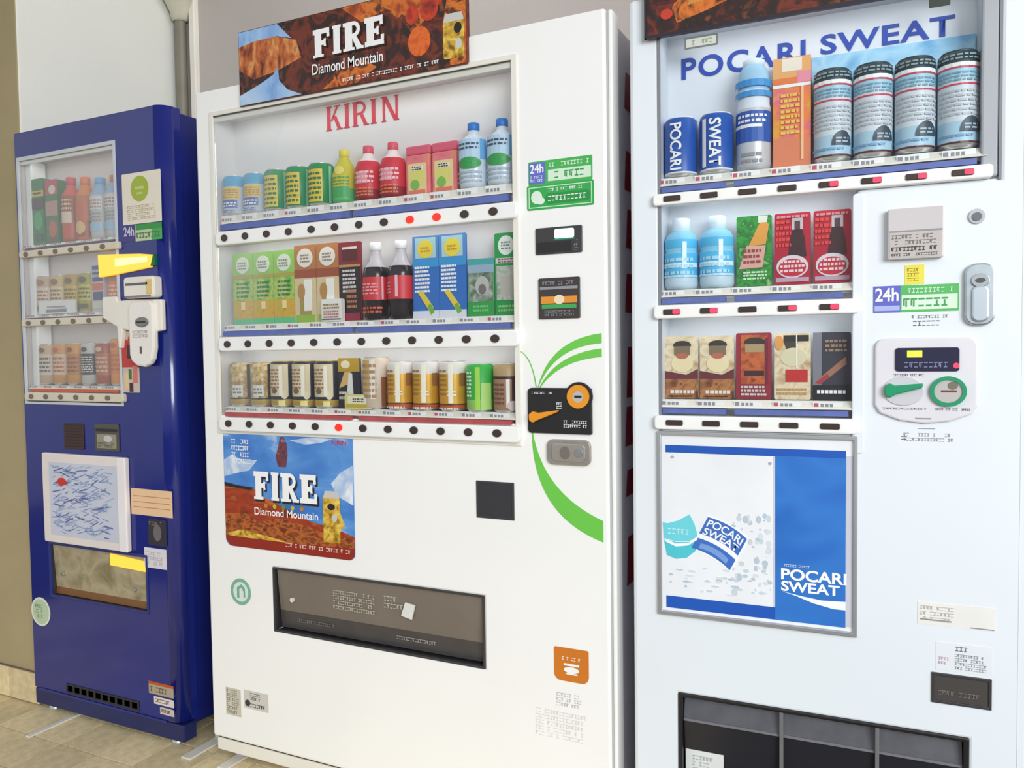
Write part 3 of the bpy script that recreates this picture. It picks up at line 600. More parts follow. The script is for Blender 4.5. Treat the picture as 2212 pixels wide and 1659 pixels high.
for k, m_ in enumerate((0, 1, 2, 1, 0)): bd.ell(.215 + .03 * k, .730, .006, .006, pw - .0012, pw, m_, 12)
bd.build('emblem', [c(200, 130, 40), c(190, 190, 60), c(90, 150, 60)], POS)
small_print(POS, .10, .18, .835, .905, pw - .0006, WINK, 4, fill=.75, seed=3, ch=.8); small_print(POS, .28, .49, .626, .640, pw - .0012, c(240, 220, 200), 1, name='slogan', fill=1, seed=9)
text('KIRIN', POS, 'maker_mark', .435, .480, .900, .910, pw - .0008, KRED, bold=.01)

# stickers, displays and coin gear down the right side
st = MB().prism(rr(.984, 1.131, 1.484, 1.535, .003), -.0008, .0).build('sticker', c(70, 178, 84), kirin)
MB().prism(rr(.986, 1.024, 1.487, 1.532, .002), -.0012, 0).build('sticker_field', c(98, 110, 204), st); MB().box(1.030, 1.128, -.0012, 0, 1.490, 1.514).build('sticker_field', c(214, 238, 214), st)
text('24h', st, 'lettering', .988, 1.020, 1.510, 1.529, -.0016, WINK, bold=.02); small_print(st, .989, 1.020, 1.490, 1.505, -.0014, WINK, 2, seed=2)
small_print(st, 1.032, 1.126, 1.518, 1.531, -.001, c(226, 244, 226), 1, seed=3, fill=1); small_print(st, 1.034, 1.124, 1.492, 1.513, -.0014, c(50, 150, 70), 1, seed=4, fill=1)
st = MB().prism(rr(.980, 1.134, 1.431, 1.484, .004), -.001, .0).build('sticker', c(48, 170, 78), kirin)
b = MB().plate(.984, 1.130, 1.435, 1.480, -.0014, -.0008, [(.986, 1.128, 1.437, 1.478)]); b.build('sticker_border', c(206, 238, 208), st)
b = MB(); b.ell(1.003, 1.458, .013, .014, -.0014, -.0008, 0, 18); b.ell(1.012, 1.450, .010, .008, -.0015, -.0008, 0, 14); b.build('sticker_emblem', c(226, 242, 226), st)
MB().prism(rr(1.024, 1.126, 1.442, 1.464, .008), -.0014, -.0006).build('sticker_field', c(30, 148, 62), st)
small_print(st, 1.030, 1.122, 1.445, 1.461, -.0018, WINK, 1, seed=8, fill=1); small_print(st, 1.03, 1.12, 1.467, 1.476, -.0014, WINK, 1, seed=9, fill=.9)
d = MB().prism(rr(1.000, 1.107, 1.334, 1.391, .003), -.004, .002).build('coin_display', DGREY, kirin, bev=.0012)
MB().prism(rr(1.045, 1.090, 1.366, 1.386, .004), -.0048, -.003).build('lit_readout', mat('readout', (226, 250, 236), .3, emit=.6), d)
MB().box(1.044, 1.091, -.0045, -.003, 1.363, 1.366).build('readout_edge', c(40, 150, 110), d)
small_print(d, 1.090, 1.104, 1.338, 1.362, -.0042, LINK, 3, seed=4); MB().box(1.004, 1.084, -.0046, -.0035, 1.338, 1.360).build('dark_window', BLACK, d)
d = MB().prism(rr(1.006, 1.101, 1.195, 1.283, .003), -.005, .002).build('bill_slot', c(64, 56, 56), kirin, bev=.0012)
MB().box(1.010, 1.097, -.0054, -.004, 1.258, 1.264).build('slot_line', LINK, d); MB().box(1.012, 1.096, -.0056, -.004, 1.228, 1.243).build('orange_arrow_strip', c(232, 150, 50), d)
MB().box(1.014, 1.094, -.0055, -.004, 1.217, 1.226).build('green_strip', c(70, 170, 90), d); MB().ell(1.055, 1.236, .012, .010, -.006, -.004, 0, 16).build('lamp', c(245, 226, 190), d)
small_print(d, 1.016, 1.092, 1.266, 1.277, -.0054, LINK, 1, seed=5, fill=1); small_print(d, 1.02, 1.09, 1.200, 1.214, -.0054, LINK, 2, seed=6, fill=1)
GRS = mat('swoosh_green', (112, 204, 78), .4)
def swoosh(inner, outer):
    b = MB(); n = min(len(inner), len(outer))
    for i in range(n - 1):
        b.prism([inner[i], inner[i + 1], outer[i + 1], outer[i]], -.0008, 0)
    return b.build('green_swoosh', GRS, kirin)
def bez(p0, p1, p2, n=16): return [((1 - t) ** 2 * p0[0] + 2 * t * (1 - t) * p1[0] + t * t * p2[0], (1 - t) ** 2 * p0[1] + 2 * t * (1 - t) * p1[1] + t * t * p2[1]) for t in [i / n for i in range(n + 1)]]
swoosh(bez((1.001, 1.046), (1.040, 1.135), (1.148, 1.141)), bez((1.000, 1.047), (1.030, 1.150), (1.148, 1.162)))
swoosh(bez((1.006, 1.046), (1.050, 1.105), (1.148, 1.112)), bez((1.004, 1.047), (1.045, 1.120), (1.148, 1.130)))
swoosh(bez((.984, .949), (.985, .765), (1.148, .718)), bez((.9865, .949), (1.010, .815), (1.148, .764)))
swoosh(bez((.951, 1.128), (.985, 1.12), (.995, 1.047)), bez((.951, 1.1295), (.987, 1.122), (.9975, 1.047)))
cp = MB().prism(rr(.977, 1.126, .947, 1.046, (.008, .004, .004, .010)), -.006, .002).build('coin_panel', BLACK, kirin, bev=.0015)
MB().ell(1.097, 1.028, .031, .031, -.0065, -.001, 0, 32).build('slot_boss', BLACK, cp)
ORG = c(238, 154, 36, .35)
MB().ring(1.097, 1.028, .025, .025, .0125, -.011, -.006, 0, 32).build('coin_slot_ring', ORG, cp); MB().ell(1.097, 1.028, .0125, .0125, -.0095, -.006, 0, 24).build('slot_face', SILVER, cp)
MB().box(1.089, 1.105, -.0105, -.009, 1.0255, 1.0305).build('coin_slit', BLACK, cp)
MB().prism([(.984, .975), (.992, .970), (1.004, .976), (1.050, .994), (1.053, .999), (1.004, .992), (.992, .995), (.983, .988)], -.016, -.005).build('return_lever', ORG, cp, bev=.002)
small_print(cp, .988, 1.040, 1.032, 1.038, -.0068, WINK, 1, seed=2, fill=1); small_print(cp, 1.062, 1.120, .960, .978, -.0068, WINK, 2, seed=3, fill=1)
small_print(cp, 1.046, 1.060, 1.000, 1.016, -.0068, WINK, 2, seed=5, fill=1)
lv = MB().prism(rr(1.023, 1.123, .880, .935, .014), -.008, .001).build('lock_plate', mat('dull_nickel', (168, 162, 154), .35, metal=.5, vary=.08, scale=50), kirin, bev=.002)
MB().prism(rr(1.034, 1.112, .888, .927, .010), -.0105, -.006).build('lock_handle', mat('nickel_handle', (182, 176, 168), .3, metal=.6), lv, bev=.002); MB().ell(1.098, .908, .009, .009, -.013, -.008, 0, 16).build('key_lock', CHROME, lv)
MB().ell(1.066, .907, .012, .014, -.0115, -.008, 0, 16).build('lock_boss', mat('nickel_dark', (140, 134, 126), .35, metal=.5), lv)
cr_ = MB().plate(.843, .939, .748, .833, -.002, .002, [(.849, .933, .754, .827)]).build('coin_return', DGREY, kirin, bev=.001)
MB().box(.849, .933, -.0005, .002, .754, .827).build('return_flap', mat('return_flap_grey', (56, 56, 60), .35), cr_)
# dispensing slot
ds = MB().plate(.230, .860, .397, .569, -.002, .010, [(.236, .854, .403, .563)]).build('dispensing_slot', DGREY, kirin, bev=.002)
b = MB(); b.face([(.234, .11, .40), (.856, .11, .40), (.856, .11, .566), (.234, .11, .566)]); b.face([(.234, .0, .40), (.234, .11, .40), (.234, .11, .566), (.234, 0, .566)]); b.face([(.856, .11, .40), (.856, 0, .40), (.856, 0, .566), (.856, .11, .566)])
b.face([(.234, .11, .566), (.856, .11, .566), (.856, 0, .566), (.234, 0, .566)]); b.face([(.234, 0, .40), (.856, 0, .40), (.856, .11, .40), (.234, .11, .40)]); b.build('slot_interior', c(52, 48, 48), ds)
fl = MB(); fl.face([(.240, .016, .452), (.852, .016, .452), (.852, .006, .562), (.240, .006, .562)]); fl.face([(.240, .020, .405), (.852, .020, .405), (.852, .016, .452), (.240, .016, .452)], 1)
fl.build('slot_flap', [mat('smoky_flap', (122, 112, 102), .3, vary=.05, scale=10), mat('smoky_flap_lower', (74, 70, 70), .3, vary=.08, scale=20)], ds)
small_print(ds, .42, .56, .478, .530, .0085, c(196, 190, 180), 4, seed=12, fill=.9); small_print(ds, .575, .64, .500, .535, .0085, c(196, 190, 180), 2, seed=13, fill=.8)
b = MB(); b.prism([(.628, .490), (.658, .484), (.668, .520), (.640, .524)], .004, .008); b.prism([(.640, .496), (.652, .494), (.655, .506), (.642, .508)], .003, .008); b.build('hand_symbol', c(226, 226, 222), ds)
small_print(ds, .60, .73, .425, .437, .0155, c(170, 168, 164), 1, seed=15, fill=1); MB().ell(.286, .485, .006, .006, .006, .012, 0, 12).build('flap_pin', c(226, 222, 214), ds)
small_print(ds, .30, .42, .425, .437, .0155, c(120, 116, 112), 1, seed=16, fill=1)
# round green emblem, orange sticker, small notices
rs = MB().ell(.117, .489, .036, .036, -.0008, 0, 0, 32).build('round_sticker', c(226, 234, 228), kirin)
MB().ring(.117, .489, .036, .036, .009, -.0014, 0, 0, 32).build('sticker_ring', c(126, 184, 158), rs)
b = MB(); b.prism([(.104, .472), (.112, .472), (.112, .496), (.120, .500), (.127, .490), (.127, .474), (.133, .476), (.132, .500), (.120, .510), (.104, .500)], -.0014, 0); b.build('sticker_emblem', c(120, 180, 150), rs)
so = MB().prism(rr(1.031, 1.112, .404, .478, (.016, .016, .004, .004)), -.001, 0).build('sticker', c(212, 122, 34), kirin)
b = MB(); b.ell(1.072, .430, .018, .007, -.0015, 0, 0, 16); b.box(1.054, 1.09, -.0015, 0, .439, .444); b.box(1.060, 1.086, -.0015, 0, .420, .423); b.build('sticker_emblem', WINK, so); small_print(so, 1.050, 1.096, .450, .460, -.0014, WINK, 1, seed=7, fill=1)
small_print(kirin, 1.035, 1.100,   .345, .378, -.0004, mat('soft_ink', (196, 194, 196), .6), 3, seed=21, name='printed_notice'); small_print(kirin, .985, 1.112, .270, .335, -.0004, mat('faint_ink', (226, 223, 219), .6), 5, seed=22, name='printed_notice')
so = MB().box(.052, .106, -.0008, 0, .142, .218).build('sticker', c(206, 200, 184), kirin); small_print(so, .056, .102, .146, .215, -.0012, c(140, 134, 116), 6, seed=23)
so = MB().box(.118, .204, -.0008, 0, .172, .222).build('sticker', c(214, 210, 202), kirin); small_print(so, .140, .18, .196, .218, -.0012, c(110, 108, 106), 2, seed=24); small_print(so, .124, .198, .176, .190, -.0012, INK, 1, seed=25, fill=1)
MB().ell(.131, .187, .009, .009, -.0016, 0, 0, 16).build('sticker_emblem', INK, so)
# red graphic seen down the cabinet side
SR = c(142, 30, 50); rp_ = MB()
for k, (z0, z1, y0) in enumerate(((1.652, 1.732, .100), (1.476, 1.562, .096), (1.350, 1.436, .104), (1.208, 1.294, .094), (1.020, 1.132, .100), (.913, 1.000, .088), (.801, .859, .090), (.601, .709, .092))):

    b = MB(); q = [(y0, z0), (.34, z0 + .004), (.34, z1), (y0 + .012, z1)]
    b.face([(1.1702, p[0], p[1]) for p in q]); b.build('red_side_letter', SR, kirin)

# ================================================================== POCARI SWEAT machine
ph = [(0.062, 0.646, 1.412, 1.762), (0.062, 0.422, 0.966, 1.42), (0.096, 0.606, 0.150, 0.425)]
cabinet_machine(pocari, 0.70, 1.826, 0.072, ph, COOLWHITE, PBACK, [], PBACK, edge=0.70, bevw=0.008)
MB().box(.6815, .6825, -.0006, .001, .082, 1.816).build('door_edge_line', c(226, 230, 233), pocari)
l = MB(); bk = .075
l.plate(.0625, .6455, .9665, 1.7615, bk, bk + .002, [(.422, .70, .9, 1.411)])
for (a, b_, c_, d_) in ((.0625, .0625, .9665, 1.7615), (.6455, .6455, 1.411, 1.7615), (.422, .422, .9665, 1.411)): l.face([(a, 0, c_), (a, bk, c_), (a, bk, d_), (a, 0, d_)])
l.face([(.062, 0, .9665), (.422, 0, .9665), (.422, bk, .9665), (.062, bk, .9665)]); l.face([(.422, 0, 1.413), (.646, 0, 1.413), (.646, bk, 1.413), (.422, bk, 1.413)]); l.face([(.062, 0, 1.7615), (.062, bk, 1.7615), (.646, bk, 1.7615), (.646, 0, 1.7615)])
l.build('display_backing', PBACK, pocari)
for q in ((.058, .063, -.002, .003, .958, 1.765), (.6445, .649, -.002, .003, 1.408, 1.765)): MB().box(*q).build('window_seal', mat('seal_grey', (130, 134, 140), .5), pocari)
b = MB().box(.618, .645, .0, .070, 1.414, 1.76).build('side_reflector', mat('reflector_grey', (172, 176, 182), .35), pocari, bev=.004)
MB().prism(rr(.416, .436, .93, 1.404, .006), -.003, .002).build('door_inner_trim', COOLWHITE, pocari, bev=.002)
for (a, b_, c_, d_) in ((.064, .644, 1.434, 1.760), (.064, .420, 1.220, 1.410), (.064, .420, .995, 1.186)): MB().box(a, b_, .0004, .0024, c_, d_).build('clear_pane', PANE, pocari)
PB = mat('lettering_blue', (28, 66, 165), .5)
text('POCARI', pocari, 'logo_lettering', .090, .330, 1.6775, 1.721, .0735, PB, bold=.022, spacing=1.12)
text('SWEAT', pocari, 'logo_lettering', .357, .584, 1.686, 1.7235, .0735, PB, bold=.022, spacing=1.08)
POP = .0895
rail(pocari, .050, .636, 1.411, 1.434, -.014, ([(.065, .190), (.206, .612)], 1.437, 1.447), BLUESTRIP, (1.450, 1.468), [(.089 + .0716 * i, 1.4225) for i in range(8)], (4, 5, 6, 7), 'slot', seed=4)
rail(pocari, .050, .428, 1.187, 1.214, -.014, ([(.065, .190), (.206, .400)], 1.217, 1.227), BLUESTRIP, (1.230, 1.245), [(.087 + .0725 * i, 1.200) for i in range(5)], (0, 1, 3, 4), 'slot', seed=5)
rail(pocari, .050, .428, .966, .994, -.014, ([(.065, .190), (.206, .410)], .998, 1.008), BLUESTRIP, (1.010, 1.025), [(.091 + .072 * i, .980) for i in range(5)], (), 'slot', seed=6)
def px_(i): return .096 + .0708 * i
PBL = mat('can_blue', (34, 88, 178), .35); PSIL = mat('can_silver', (206, 210, 216), .35, metal=.2)
for i, s_, lb in ((0, 'POCARI', 'blue can with white upright POCARI lettering, first on the top shelf of the POCARI machine'), (1, 'SWEAT', 'blue can with white upright SWEAT lettering and a white swoosh, second on the top shelf')):
    t = sample('drink_can', lb, 'can', 'small blue cans', 'P', px_(i), 1.470, .037)
    can(t, .0325, .117, [(0, .07, c(240, 242, 246)), (.07, 1, PBL)], lid=PWHITE, neck=.05, print_=[('p', -1.3, -.5, .1, .9, WINK), ('p', -1.5, -.8, .1, .9, PBL)] if i else None)
    text(s_, t, 'upright_lettering', -.016 + .006 * i, .008 + .006 * i, .012, .104, 0, WINK, bold=.025, wrap=(0, 0, .0345), turn=True)
t = sample('drink_bottle', 'blue and white bottle with pale blue upper half, third on the POCARI top shelf', 'bottle', None, 'P', px_(2), 1.470, .037)
bottle(t, [(.029, 0, 0), (.0325, .01, 0), (.0325, .115, 0), (.030, .125, 1), (.030, .150, 1), (.029, .185, 2), (.020, .200, 2)], [PSIL, c(226, 236, 246), c(164, 208, 236)], (.021, .198, .212), c(224, 238, 248),
       [('p', -1.4, 1.4, .24, .52, PBL), ('p', -1.4, .6, .37, .40, WINK), ('s', -.9, .9, .41, .50, 2, WINK), ('p', -1.4, 1.4, .65, .70, c(60, 150, 220)), ('p', -1.4, 1.4, .74, .80, c(60, 150, 220)), ('s', -.6, .6, .04, .16, 2, LINK)], .0328, .21)
t = sample('jelly_pack', 'tall orange and pink drink sample, fourth on the POCARI top shelf', 'drink pack', None, 'P', px_(3), 1.470, .030)
PKM = multi('orange_pink_ink', [(240, 170, 90), (232, 110, 130), (240, 140, 60), (240, 180, 70)], 22)
card(t, .068, .206, PKM, [('r', -.034, .034, .0, .055, c(228, 134, 96)), ('r', -.034, .034, .155, .206, c(240, 178, 110)), ('r', -.018, .018, .180, .204, c(248, 236, 220)), ('r', -.034, .034, .150, .156, WINK), ('r', -.034, .010, .157, .168, c(240, 130, 70)), ('r', .010, .034, .157, .178, c(240, 150, 170)), ('r', .016, .021, .012, .15, c(248, 200, 150)), ('s', -.02, .014, .06, .14, 8, c(240, 200, 90))], th=.03, bname='pack_body')
t = sample('backing_card', 'light blue printed board standing behind the four silver canisters', 'board', None, 'P', .480, 1.470, .0695)
MB().box(-.140, .136, 0, .003, 0, .212).build('board_sheet', multi('ice_blue_ink', [(110, 180, 222), (168, 214, 238), (90, 160, 210)], 12), t)
CW = c(214, 224, 232); TEAL = c(40, 62, 74); CR = c(206, 60, 86)
for i, p in enumerate(('leftmost', 'second', 'third', 'rightmost')):
    t = sample('drink_can', p + ' of the four tall silver canisters with red rings, POCARI top shelf', 'can', 'silver canisters with red rings', 'P', .380 + .0690 * i, 1.470, .037)
    can(t, .0332, .169, [(0, .055, c(120, 50, 46)), (.055, .27, c(176, 210, 230)), (.27, .70, CW), (.70, .86, c(170, 212, 232)), (.86, 1, TEAL)], lid=TEAL, neck=.03,
        print_=[('p', -1.5, 1.5, .825, .865, WINK), ('p', -1.5, 1.5, .805, .822, CR), ('p', -1.5, 1.5, .635, .652, CR), ('s', -1.2, 1.2, .89, .96, 2, c(150, 170, 170)), ('s', -1.2, 1.2, .67, .78, 3, c(120, 160, 180)), ('s', -1.2, 1.2, .32, .60, 6, c(188, 192, 200)), ('u', .55, .16, .55, .155, c(50, 66, 82)), ('s', .2, .9, .18, .25, 2, c(170, 190, 205)), ('s', -1.2, .6, .1, .15, 1, c(120, 165, 205)), ('p', -1.5, 1.5, 0.046, .06, c(96, 44, 42))])
# shelf 2
for i, p in ((0, 'left'), (1, 'right')):
    t = sample('water_bottle', p + ' of the two sky blue bottles with pale caps, POCARI middle shelf', 'bottle', 'sky blue bottles', 'P', px_(i), 1.247, .037)
    bottle(t, [(.030, 0, 0), (.0335, .008, 0), (.0335, .022, 0), (.0335, .070, 1), (.031, .074, 2), (.033, .08, 2), (.033, .098, 1), (.027, .110, 2), (.017, .116, 2)], [c(196, 220, 236), c(84, 190, 236), c(140, 208, 240)], (.018, .115, .142), c(222, 236, 246),
           [('p', -1.3, 1.3, .30, .36, c(226, 242, 250)), ('p', .25, .5, .28, .66, c(224, 244, 252)), ('s', -1, .9, .18, .46, 3, c(170, 222, 246)), ('p', -1.3, 1.3, .16, .19, c(190, 226, 246))], .0338, .14)
t = sample('soda_card', 'green card picturing an orange soda bottle, right of the sky blue bottles', 'drink card', None, 'P', px_(2) + .001, 1.247, .030)
card(t, .066, .136, multi('leaf_green_ink', [(34, 120, 40), (60, 160, 60), (30, 110, 50), (140, 200, 110)], 60), [('g', [(-.010, .078), (.022, .080), (.028, .118), (.022, .124), (.012, .124), (.006, .112)], c(228, 160, 70)), ('g', [(.008, .122), (.024, .122), (.026, .135), (.008, .135)], c(226, 230, 214)),
     ('g', [(-.028, .034), (.016, .036), (.022, .078), (-.014, .078)], c(226, 170, 160)), ('s', -.020, .014, .042, .074, 3, c(150, 70, 60)), ('s', -.020, .024, .012, .030, 3, c(210, 240, 205))])
RC = mat('crimson_card', (182, 28, 52), .4, vary=.05)
for i, p in ((3, 'left'), (4, 'right')):
    t = sample('soda_card', p + ' of the two red cards picturing a dark bottle, POCARI middle shelf', 'drink card', 'red bottle cards', 'P', px_(i) + .001, 1.247, .030)
    card(t, .066, .136, RC, [('g', [(-.008, .052), (.026, .052), (.022, .088), (.018, .104), (.018, .122), (.0, .122), (.0, .104), (-.004, .088)], c(64, 34, 38)), ('r', -.001, .019, .104, .126, c(206, 196, 200)), ('r', .004, .014, .104, .120, c(90, 60, 66)),
         ('e', .0, .034, .029, .022, c(222, 214, 222)), ('e', .0, .032, .025, .017, c(200, 36, 56)), ('s', -.022, .022, .022, .048, 3, c(236, 214, 220)), ('s', -.030, -.002, .07, .125, 5, c(226, 70, 70)), ('r', -.03, .03, .005, .013, c(190, 160, 180)), ('s', -.028, .028, .125, .133, 1, c(220, 140, 150))])
# shelf 3
FG = multi('coffee_brown_ink', [(110, 60, 40), (190, 130, 80), (150, 96, 60), (90, 40, 40)], 50); FC = multi('coffee_cream_ink', [(214, 190, 150), (236, 222, 190), (190, 150, 110)], 40)
for i, p in ((0, 'left'), (1, 'right')):
    t = sample('coffee_card', p + ' of the two matching cream and brown coffee cards, POCARI bottom shelf', 'drink card', 'cream and brown coffee cards', 'P', px_(i), 1.026, .030)
    card(t, .067, .126, FC, [('r', -.0335, .0335, .0, .045, FG), ('g', [(-.0335, .04), (.0335, .04), (.0335, .06), (.01, .048), (-.0335, .056)], c(110, 50, 60)), ('e', .002, .108, .018, .009, c(60, 56, 52)), ('r', -.014, .018, .088, .106, c(130, 114, 90)), ('e', .002, .07, .022, .017, c(240, 224, 180)), ('e', .002, .086, .012, .006, c(190, 110, 90)), ('s', -.022, .026, .008, .020, 1, c(240, 230, 220)), ('r', -.026, .022, .004, .006, c(60, 30, 20))])
t = sample('coffee_card', 'dark red coffee card with an orange middle, third on the POCARI bottom shelf', 'drink card', None, 'P', px_(2), 1.026, .030)
card(t, .067, .130, c(150, 44, 60), [('r', -.024, .026, .03, .126, multi('ember_ink', [(120, 50, 40), (206, 110, 60), (160, 60, 50)], 40)), ('e', .002, .112, .020, .009, c(60, 52, 46)), ('r', -.016, .02, .092, .108, c(176, 150, 110)), ('r', -.018, .020, .046, .056, c(70, 40, 44)), ('s', -.024, .024, .006, .028, 3, c(216, 206, 206)), ('r', .022, .026, .03, .12, c(110, 40, 60))])
t = sample('coffee_card', 'cream coffee card with a red patch, fourth on the POCARI bottom shelf', 'drink card', None, 'P', px_(3) + .001, 1.026, .030)
card(t, .067, .128, FC, [('r', -.016, .030, .112, .124, c(50, 46, 44)), ('g', [(-.016, .112), (-.010, .096), (.006, .092), (.010, .112)], c(70, 66, 60)), ('e', .002, .082, .024, .018, c(222, 214, 180)), ('r', -.012, .028, .034, .058, c(196, 50, 50)), ('r', .007, .009, .06, .124, c(250, 246, 238)), ('s', -.028, .026, .008, .024, 2, c(200, 160, 110)), ('e', -.024, .11, .008, .014, c(224, 160, 90))])
t = sample('coffee_card', 'dark grey coffee card with a brown streak, right end of the POCARI bottom shelf', 'drink card', None, 'P', px_(4) + .001, 1.026, .030)
card(t, .067, .128, c(62, 60, 72), [('r', -.0335, -.018, .02, .128, c(130, 130, 142)), ('g', [(-.028, .036), (-.020, .030), (.026, .068), (.024, .082)], c(166, 116, 96)), ('g', [(-.030, .032), (-.020, .030), (-.004, .044), (-.008, .05)], c(170, 60, 70)), ('s', -.012, .026, .09, .116, 3, c(160, 130, 110)), ('r', -.0335, .0335, .0, .028, c(34, 32, 40)), ('s', -.026, .026, .010, .022, 1, WINK)])

# header sign above the window
hs_ = MB().box(.038, .66, -.014, .004, 1.742, 1.93).build('advertising_panel', multi('coffee_brown_picture', [], 1), pocari, bev=.001)
a = MB(); a.box(.036, .662, -.017, -.012, 1.738, 1.744); a.box(.036, .040, -.017, -.012, 1.738, 1.93); a.build('panel_frame', c(40, 34, 44), hs_)
a = MB(); a.prism([(.10, 1.76), (.16, 1.775), (.24, 1.80), (.20, 1.86), (.12, 1.84), (.09, 1.79)], -.0146, -.014, 0); a.prism([(.06, 1.80), (.10, 1.80), (.14, 1.90), (.08, 1.92)], -.0148, -.014, 1); a.prism([(.24, 1.775), (.34, 1.78), (.46, 1.80), (.45, 1.88), (.30, 1.87)], -.0145, -.014, 1)
a.prism([(.12, 1.790), (.16, 1.794), (.21, 1.822), (.17, 1.830), (.13, 1.81)], -.015, -.014, 2); a.ell(.08, 1.78, .012, .010, -.015, -.014, 3)
a.build('printed_picture', [AM[2], multi('dark_red_picture', [(60, 20, 24), (110, 30, 30), (40, 24, 26), (150, 70, 40)], 18, detail=7), c(206, 140, 60), c(200, 60, 40)], hs_, weld=False)
tg = MB().prism(rr(.112, .176, 1.711, 1.733, .002), -.001, 0).build('sticker', c(214, 218, 210), pocari); b = MB().plate(.112, .176, 1.711, 1.733, -.0015, -.0008, [(.115, .173, 1.714, 1.730)]); b.build('sticker_border', c(120, 124, 120), tg); small_print(tg, .120, .168, 1.716, 1.728, -.0014, c(160, 170, 120), 1, seed=31, fill=1)
MB().prism(rr(.537, .570, 1.714, 1.732, .002), -.002, 0).build('sticker', c(50, 60, 50), pocari)

# right hand fittings
pb = MB().prism(rr(.474, .562, 1.280, 1.369, .003), -.016, 0).build('notice_holder', mat('clear_box_grey', (208, 202, 204), .25), pocari, bev=.002)
MB().box(.477, .559, -.0166, -.0155, 1.283, 1.326).build('notice_card', c(196, 188, 184), pb); small_print(pb, .480, .556, 1.304, 1.324, -.017, c(120, 112, 110), 2, seed=32, fill=.95); small_print(pb, .480, .556, 1.292, 1.303, -.0172, c(30, 28, 28), 1, seed=33, fill=1); small_print(pb, .480, .556, 1.284, 1.291, -.017, c(90, 84, 84), 1, seed=34, fill=1)
MB().box(.476, .560, -.0166, -.0155, 1.327, 1.330).build('holder_line', c(150, 146, 148), pb)
lk = MB().ell(.613, 1.348, .013, .013, -.004, .001, 0, 24).build('round_lock', mat('lock_rim', (190, 196, 200), .35), pocari, bev=.001); MB().ell(.613, 1.347, .0075, .0075, -.006, -.003, 0, 16).build('lock_core', mat('lock_dark', (110, 114, 118), .3, metal=.6), lk)
ys = MB().box(.502, .533, -.0008, 0, 1.236, 1.270).build('sticker', c(236, 226, 76), pocari); small_print(ys, .506, .530, 1.240, 1.266, -.0012, c(170, 140, 30), 3, seed=35); 
gs = MB().box(.451, .587, -.0008, 0, 1.187, 1.2345).build('sticker', c(86, 186, 96), pocari)
MB().box(.451, .495, -.0012, 0, 1.187, 1.2345).build('sticker_field', c(96, 104, 200), gs); MB().box(.497, .585, -.0013, 0, 1.191, 1.217).build('sticker_field', c(220, 242, 220), gs)
text('24h', gs, 'lettering', .454, .492, 1.207, 1.231, -.0018, WINK, bold=.02); MB().box(.453, .494, -.0016, 0, 1.190, 1.199).build('sticker_field', c(176, 184, 236), gs)
small_print(gs, .500, .583, 1.193, 1.215, -.0018, c(60, 160, 80), 1, seed=36, fill=1); small_print(gs, .500, .583, 1.219, 1.231, -.0012, c(210, 240, 214), 1, seed=37, fill=1)
small_print(pocari, .514, .574, 1.174, 1.182, -.0004, c(120, 120, 126), 1, seed=38, name='printed_notice', fill=1); small_print(pocari, .516, .572, 1.160, 1.173, -.0004, c(90, 92, 98), 1, seed=39, name='printed_notice', fill=1)
hd = MB().prism(rr(.595, .641, 1.160, 1.267, .018), -.010, .001).build('handle_plate', mat('satin_steel', (186, 196, 202), .28, metal=.75, vary=.08, scale=30), pocari, bev=.003)
MB().prism(rr(.605, .631, 1.166, 1.228, .010), -.015, -.008).build('door_handle', mat('handle_steel', (206, 216, 224), .25, metal=.7), hd, bev=.003); MB().ell(.618, 1.237, .014, .012, -.014, -.008, 0, 24).build('handle_lock', CHROME, hd, bev=.001)
MB().ell(.618, 1.237, .008, .004, -.016, -.012, 0, 16).build('key_slot', c(70, 76, 82), hd)
pts = rr(.454, .616, 1.012, 1.140, (.02, .02, .016, .016)); pts = [p for p in pts if p[1] > 1.02] ; lo = [(.454, 1.020), (.462, 1.006), (.495, .993), (.535, .988), (.575, .993), (.608, 1.006), (.616, 1.020)]
top = rr(.454, .616, 1.0, 1.140, (0, 0, .016, .016)); top = [p for p in top if p[1] > 1.05]
cpn = MB().prism(lo + top, -.008, .001).build('coin_panel', mat('pale_grey_panel', (226, 224, 230), .35), pocari, bev=.003)
dd = MB().prism(rr(.487, .588, 1.081, 1.123, .005), -.011, -.007).build('coin_display', mat('display_navy', (36, 36, 66), .2), cpn, bev=.001)
MB().box(.506, .530, -.0118, -.0108, 1.106, 1.118).build('lit_readout', mat('lit_yellow', (196, 230, 60), .3, emit=.7), cpn); MB().ell(.583, 1.091, .005, .005, -.0122, -.0108, 0, 12).build('red_lamp', LITPINK, cpn); small_print(cpn, .502, .58, 1.086, 1.100, -.0116, c(130, 130, 170), 1, seed=40, fill=1)
EM = c(24, 150, 104, .35)
MB().ell(.500, 1.046, .033, .026, -.0105, -.007, 0, 28).build('lever_recess', mat('recess_grey', (206, 206, 212), .35), cpn, bev=.001)
MB().prism([(.469, 1.048), (.471, 1.038), (.479, 1.034), (.488, 1.040), (.530, 1.052), (.532, 1.060), (.488, 1.056), (.478, 1.060), (.471, 1.056)], -.020, -.008).build('return_lever', EM, cpn, bev=.002)
MB().ring(.571, 1.046, .0285, .0265, .0065, -.015, -.007, 0, 36).build('coin_slot_ring', EM, cpn); MB().ell(.571, 1.046, .022, .020, -.0115, -.007, 0, 28).build('slot_face', mat('slot_face', (206, 200, 198), .3, metal=.4), cpn)
MB().box(.560, .584, -.0125, -.011, 1.0445, 1.0480).build('coin_slit', c(110, 60, 60), cpn); MB().ell(.578, 1.056, .008, .007, -.0125, -.011, 0, 16).build('slot_lamp', c(120, 112, 100), cpn)
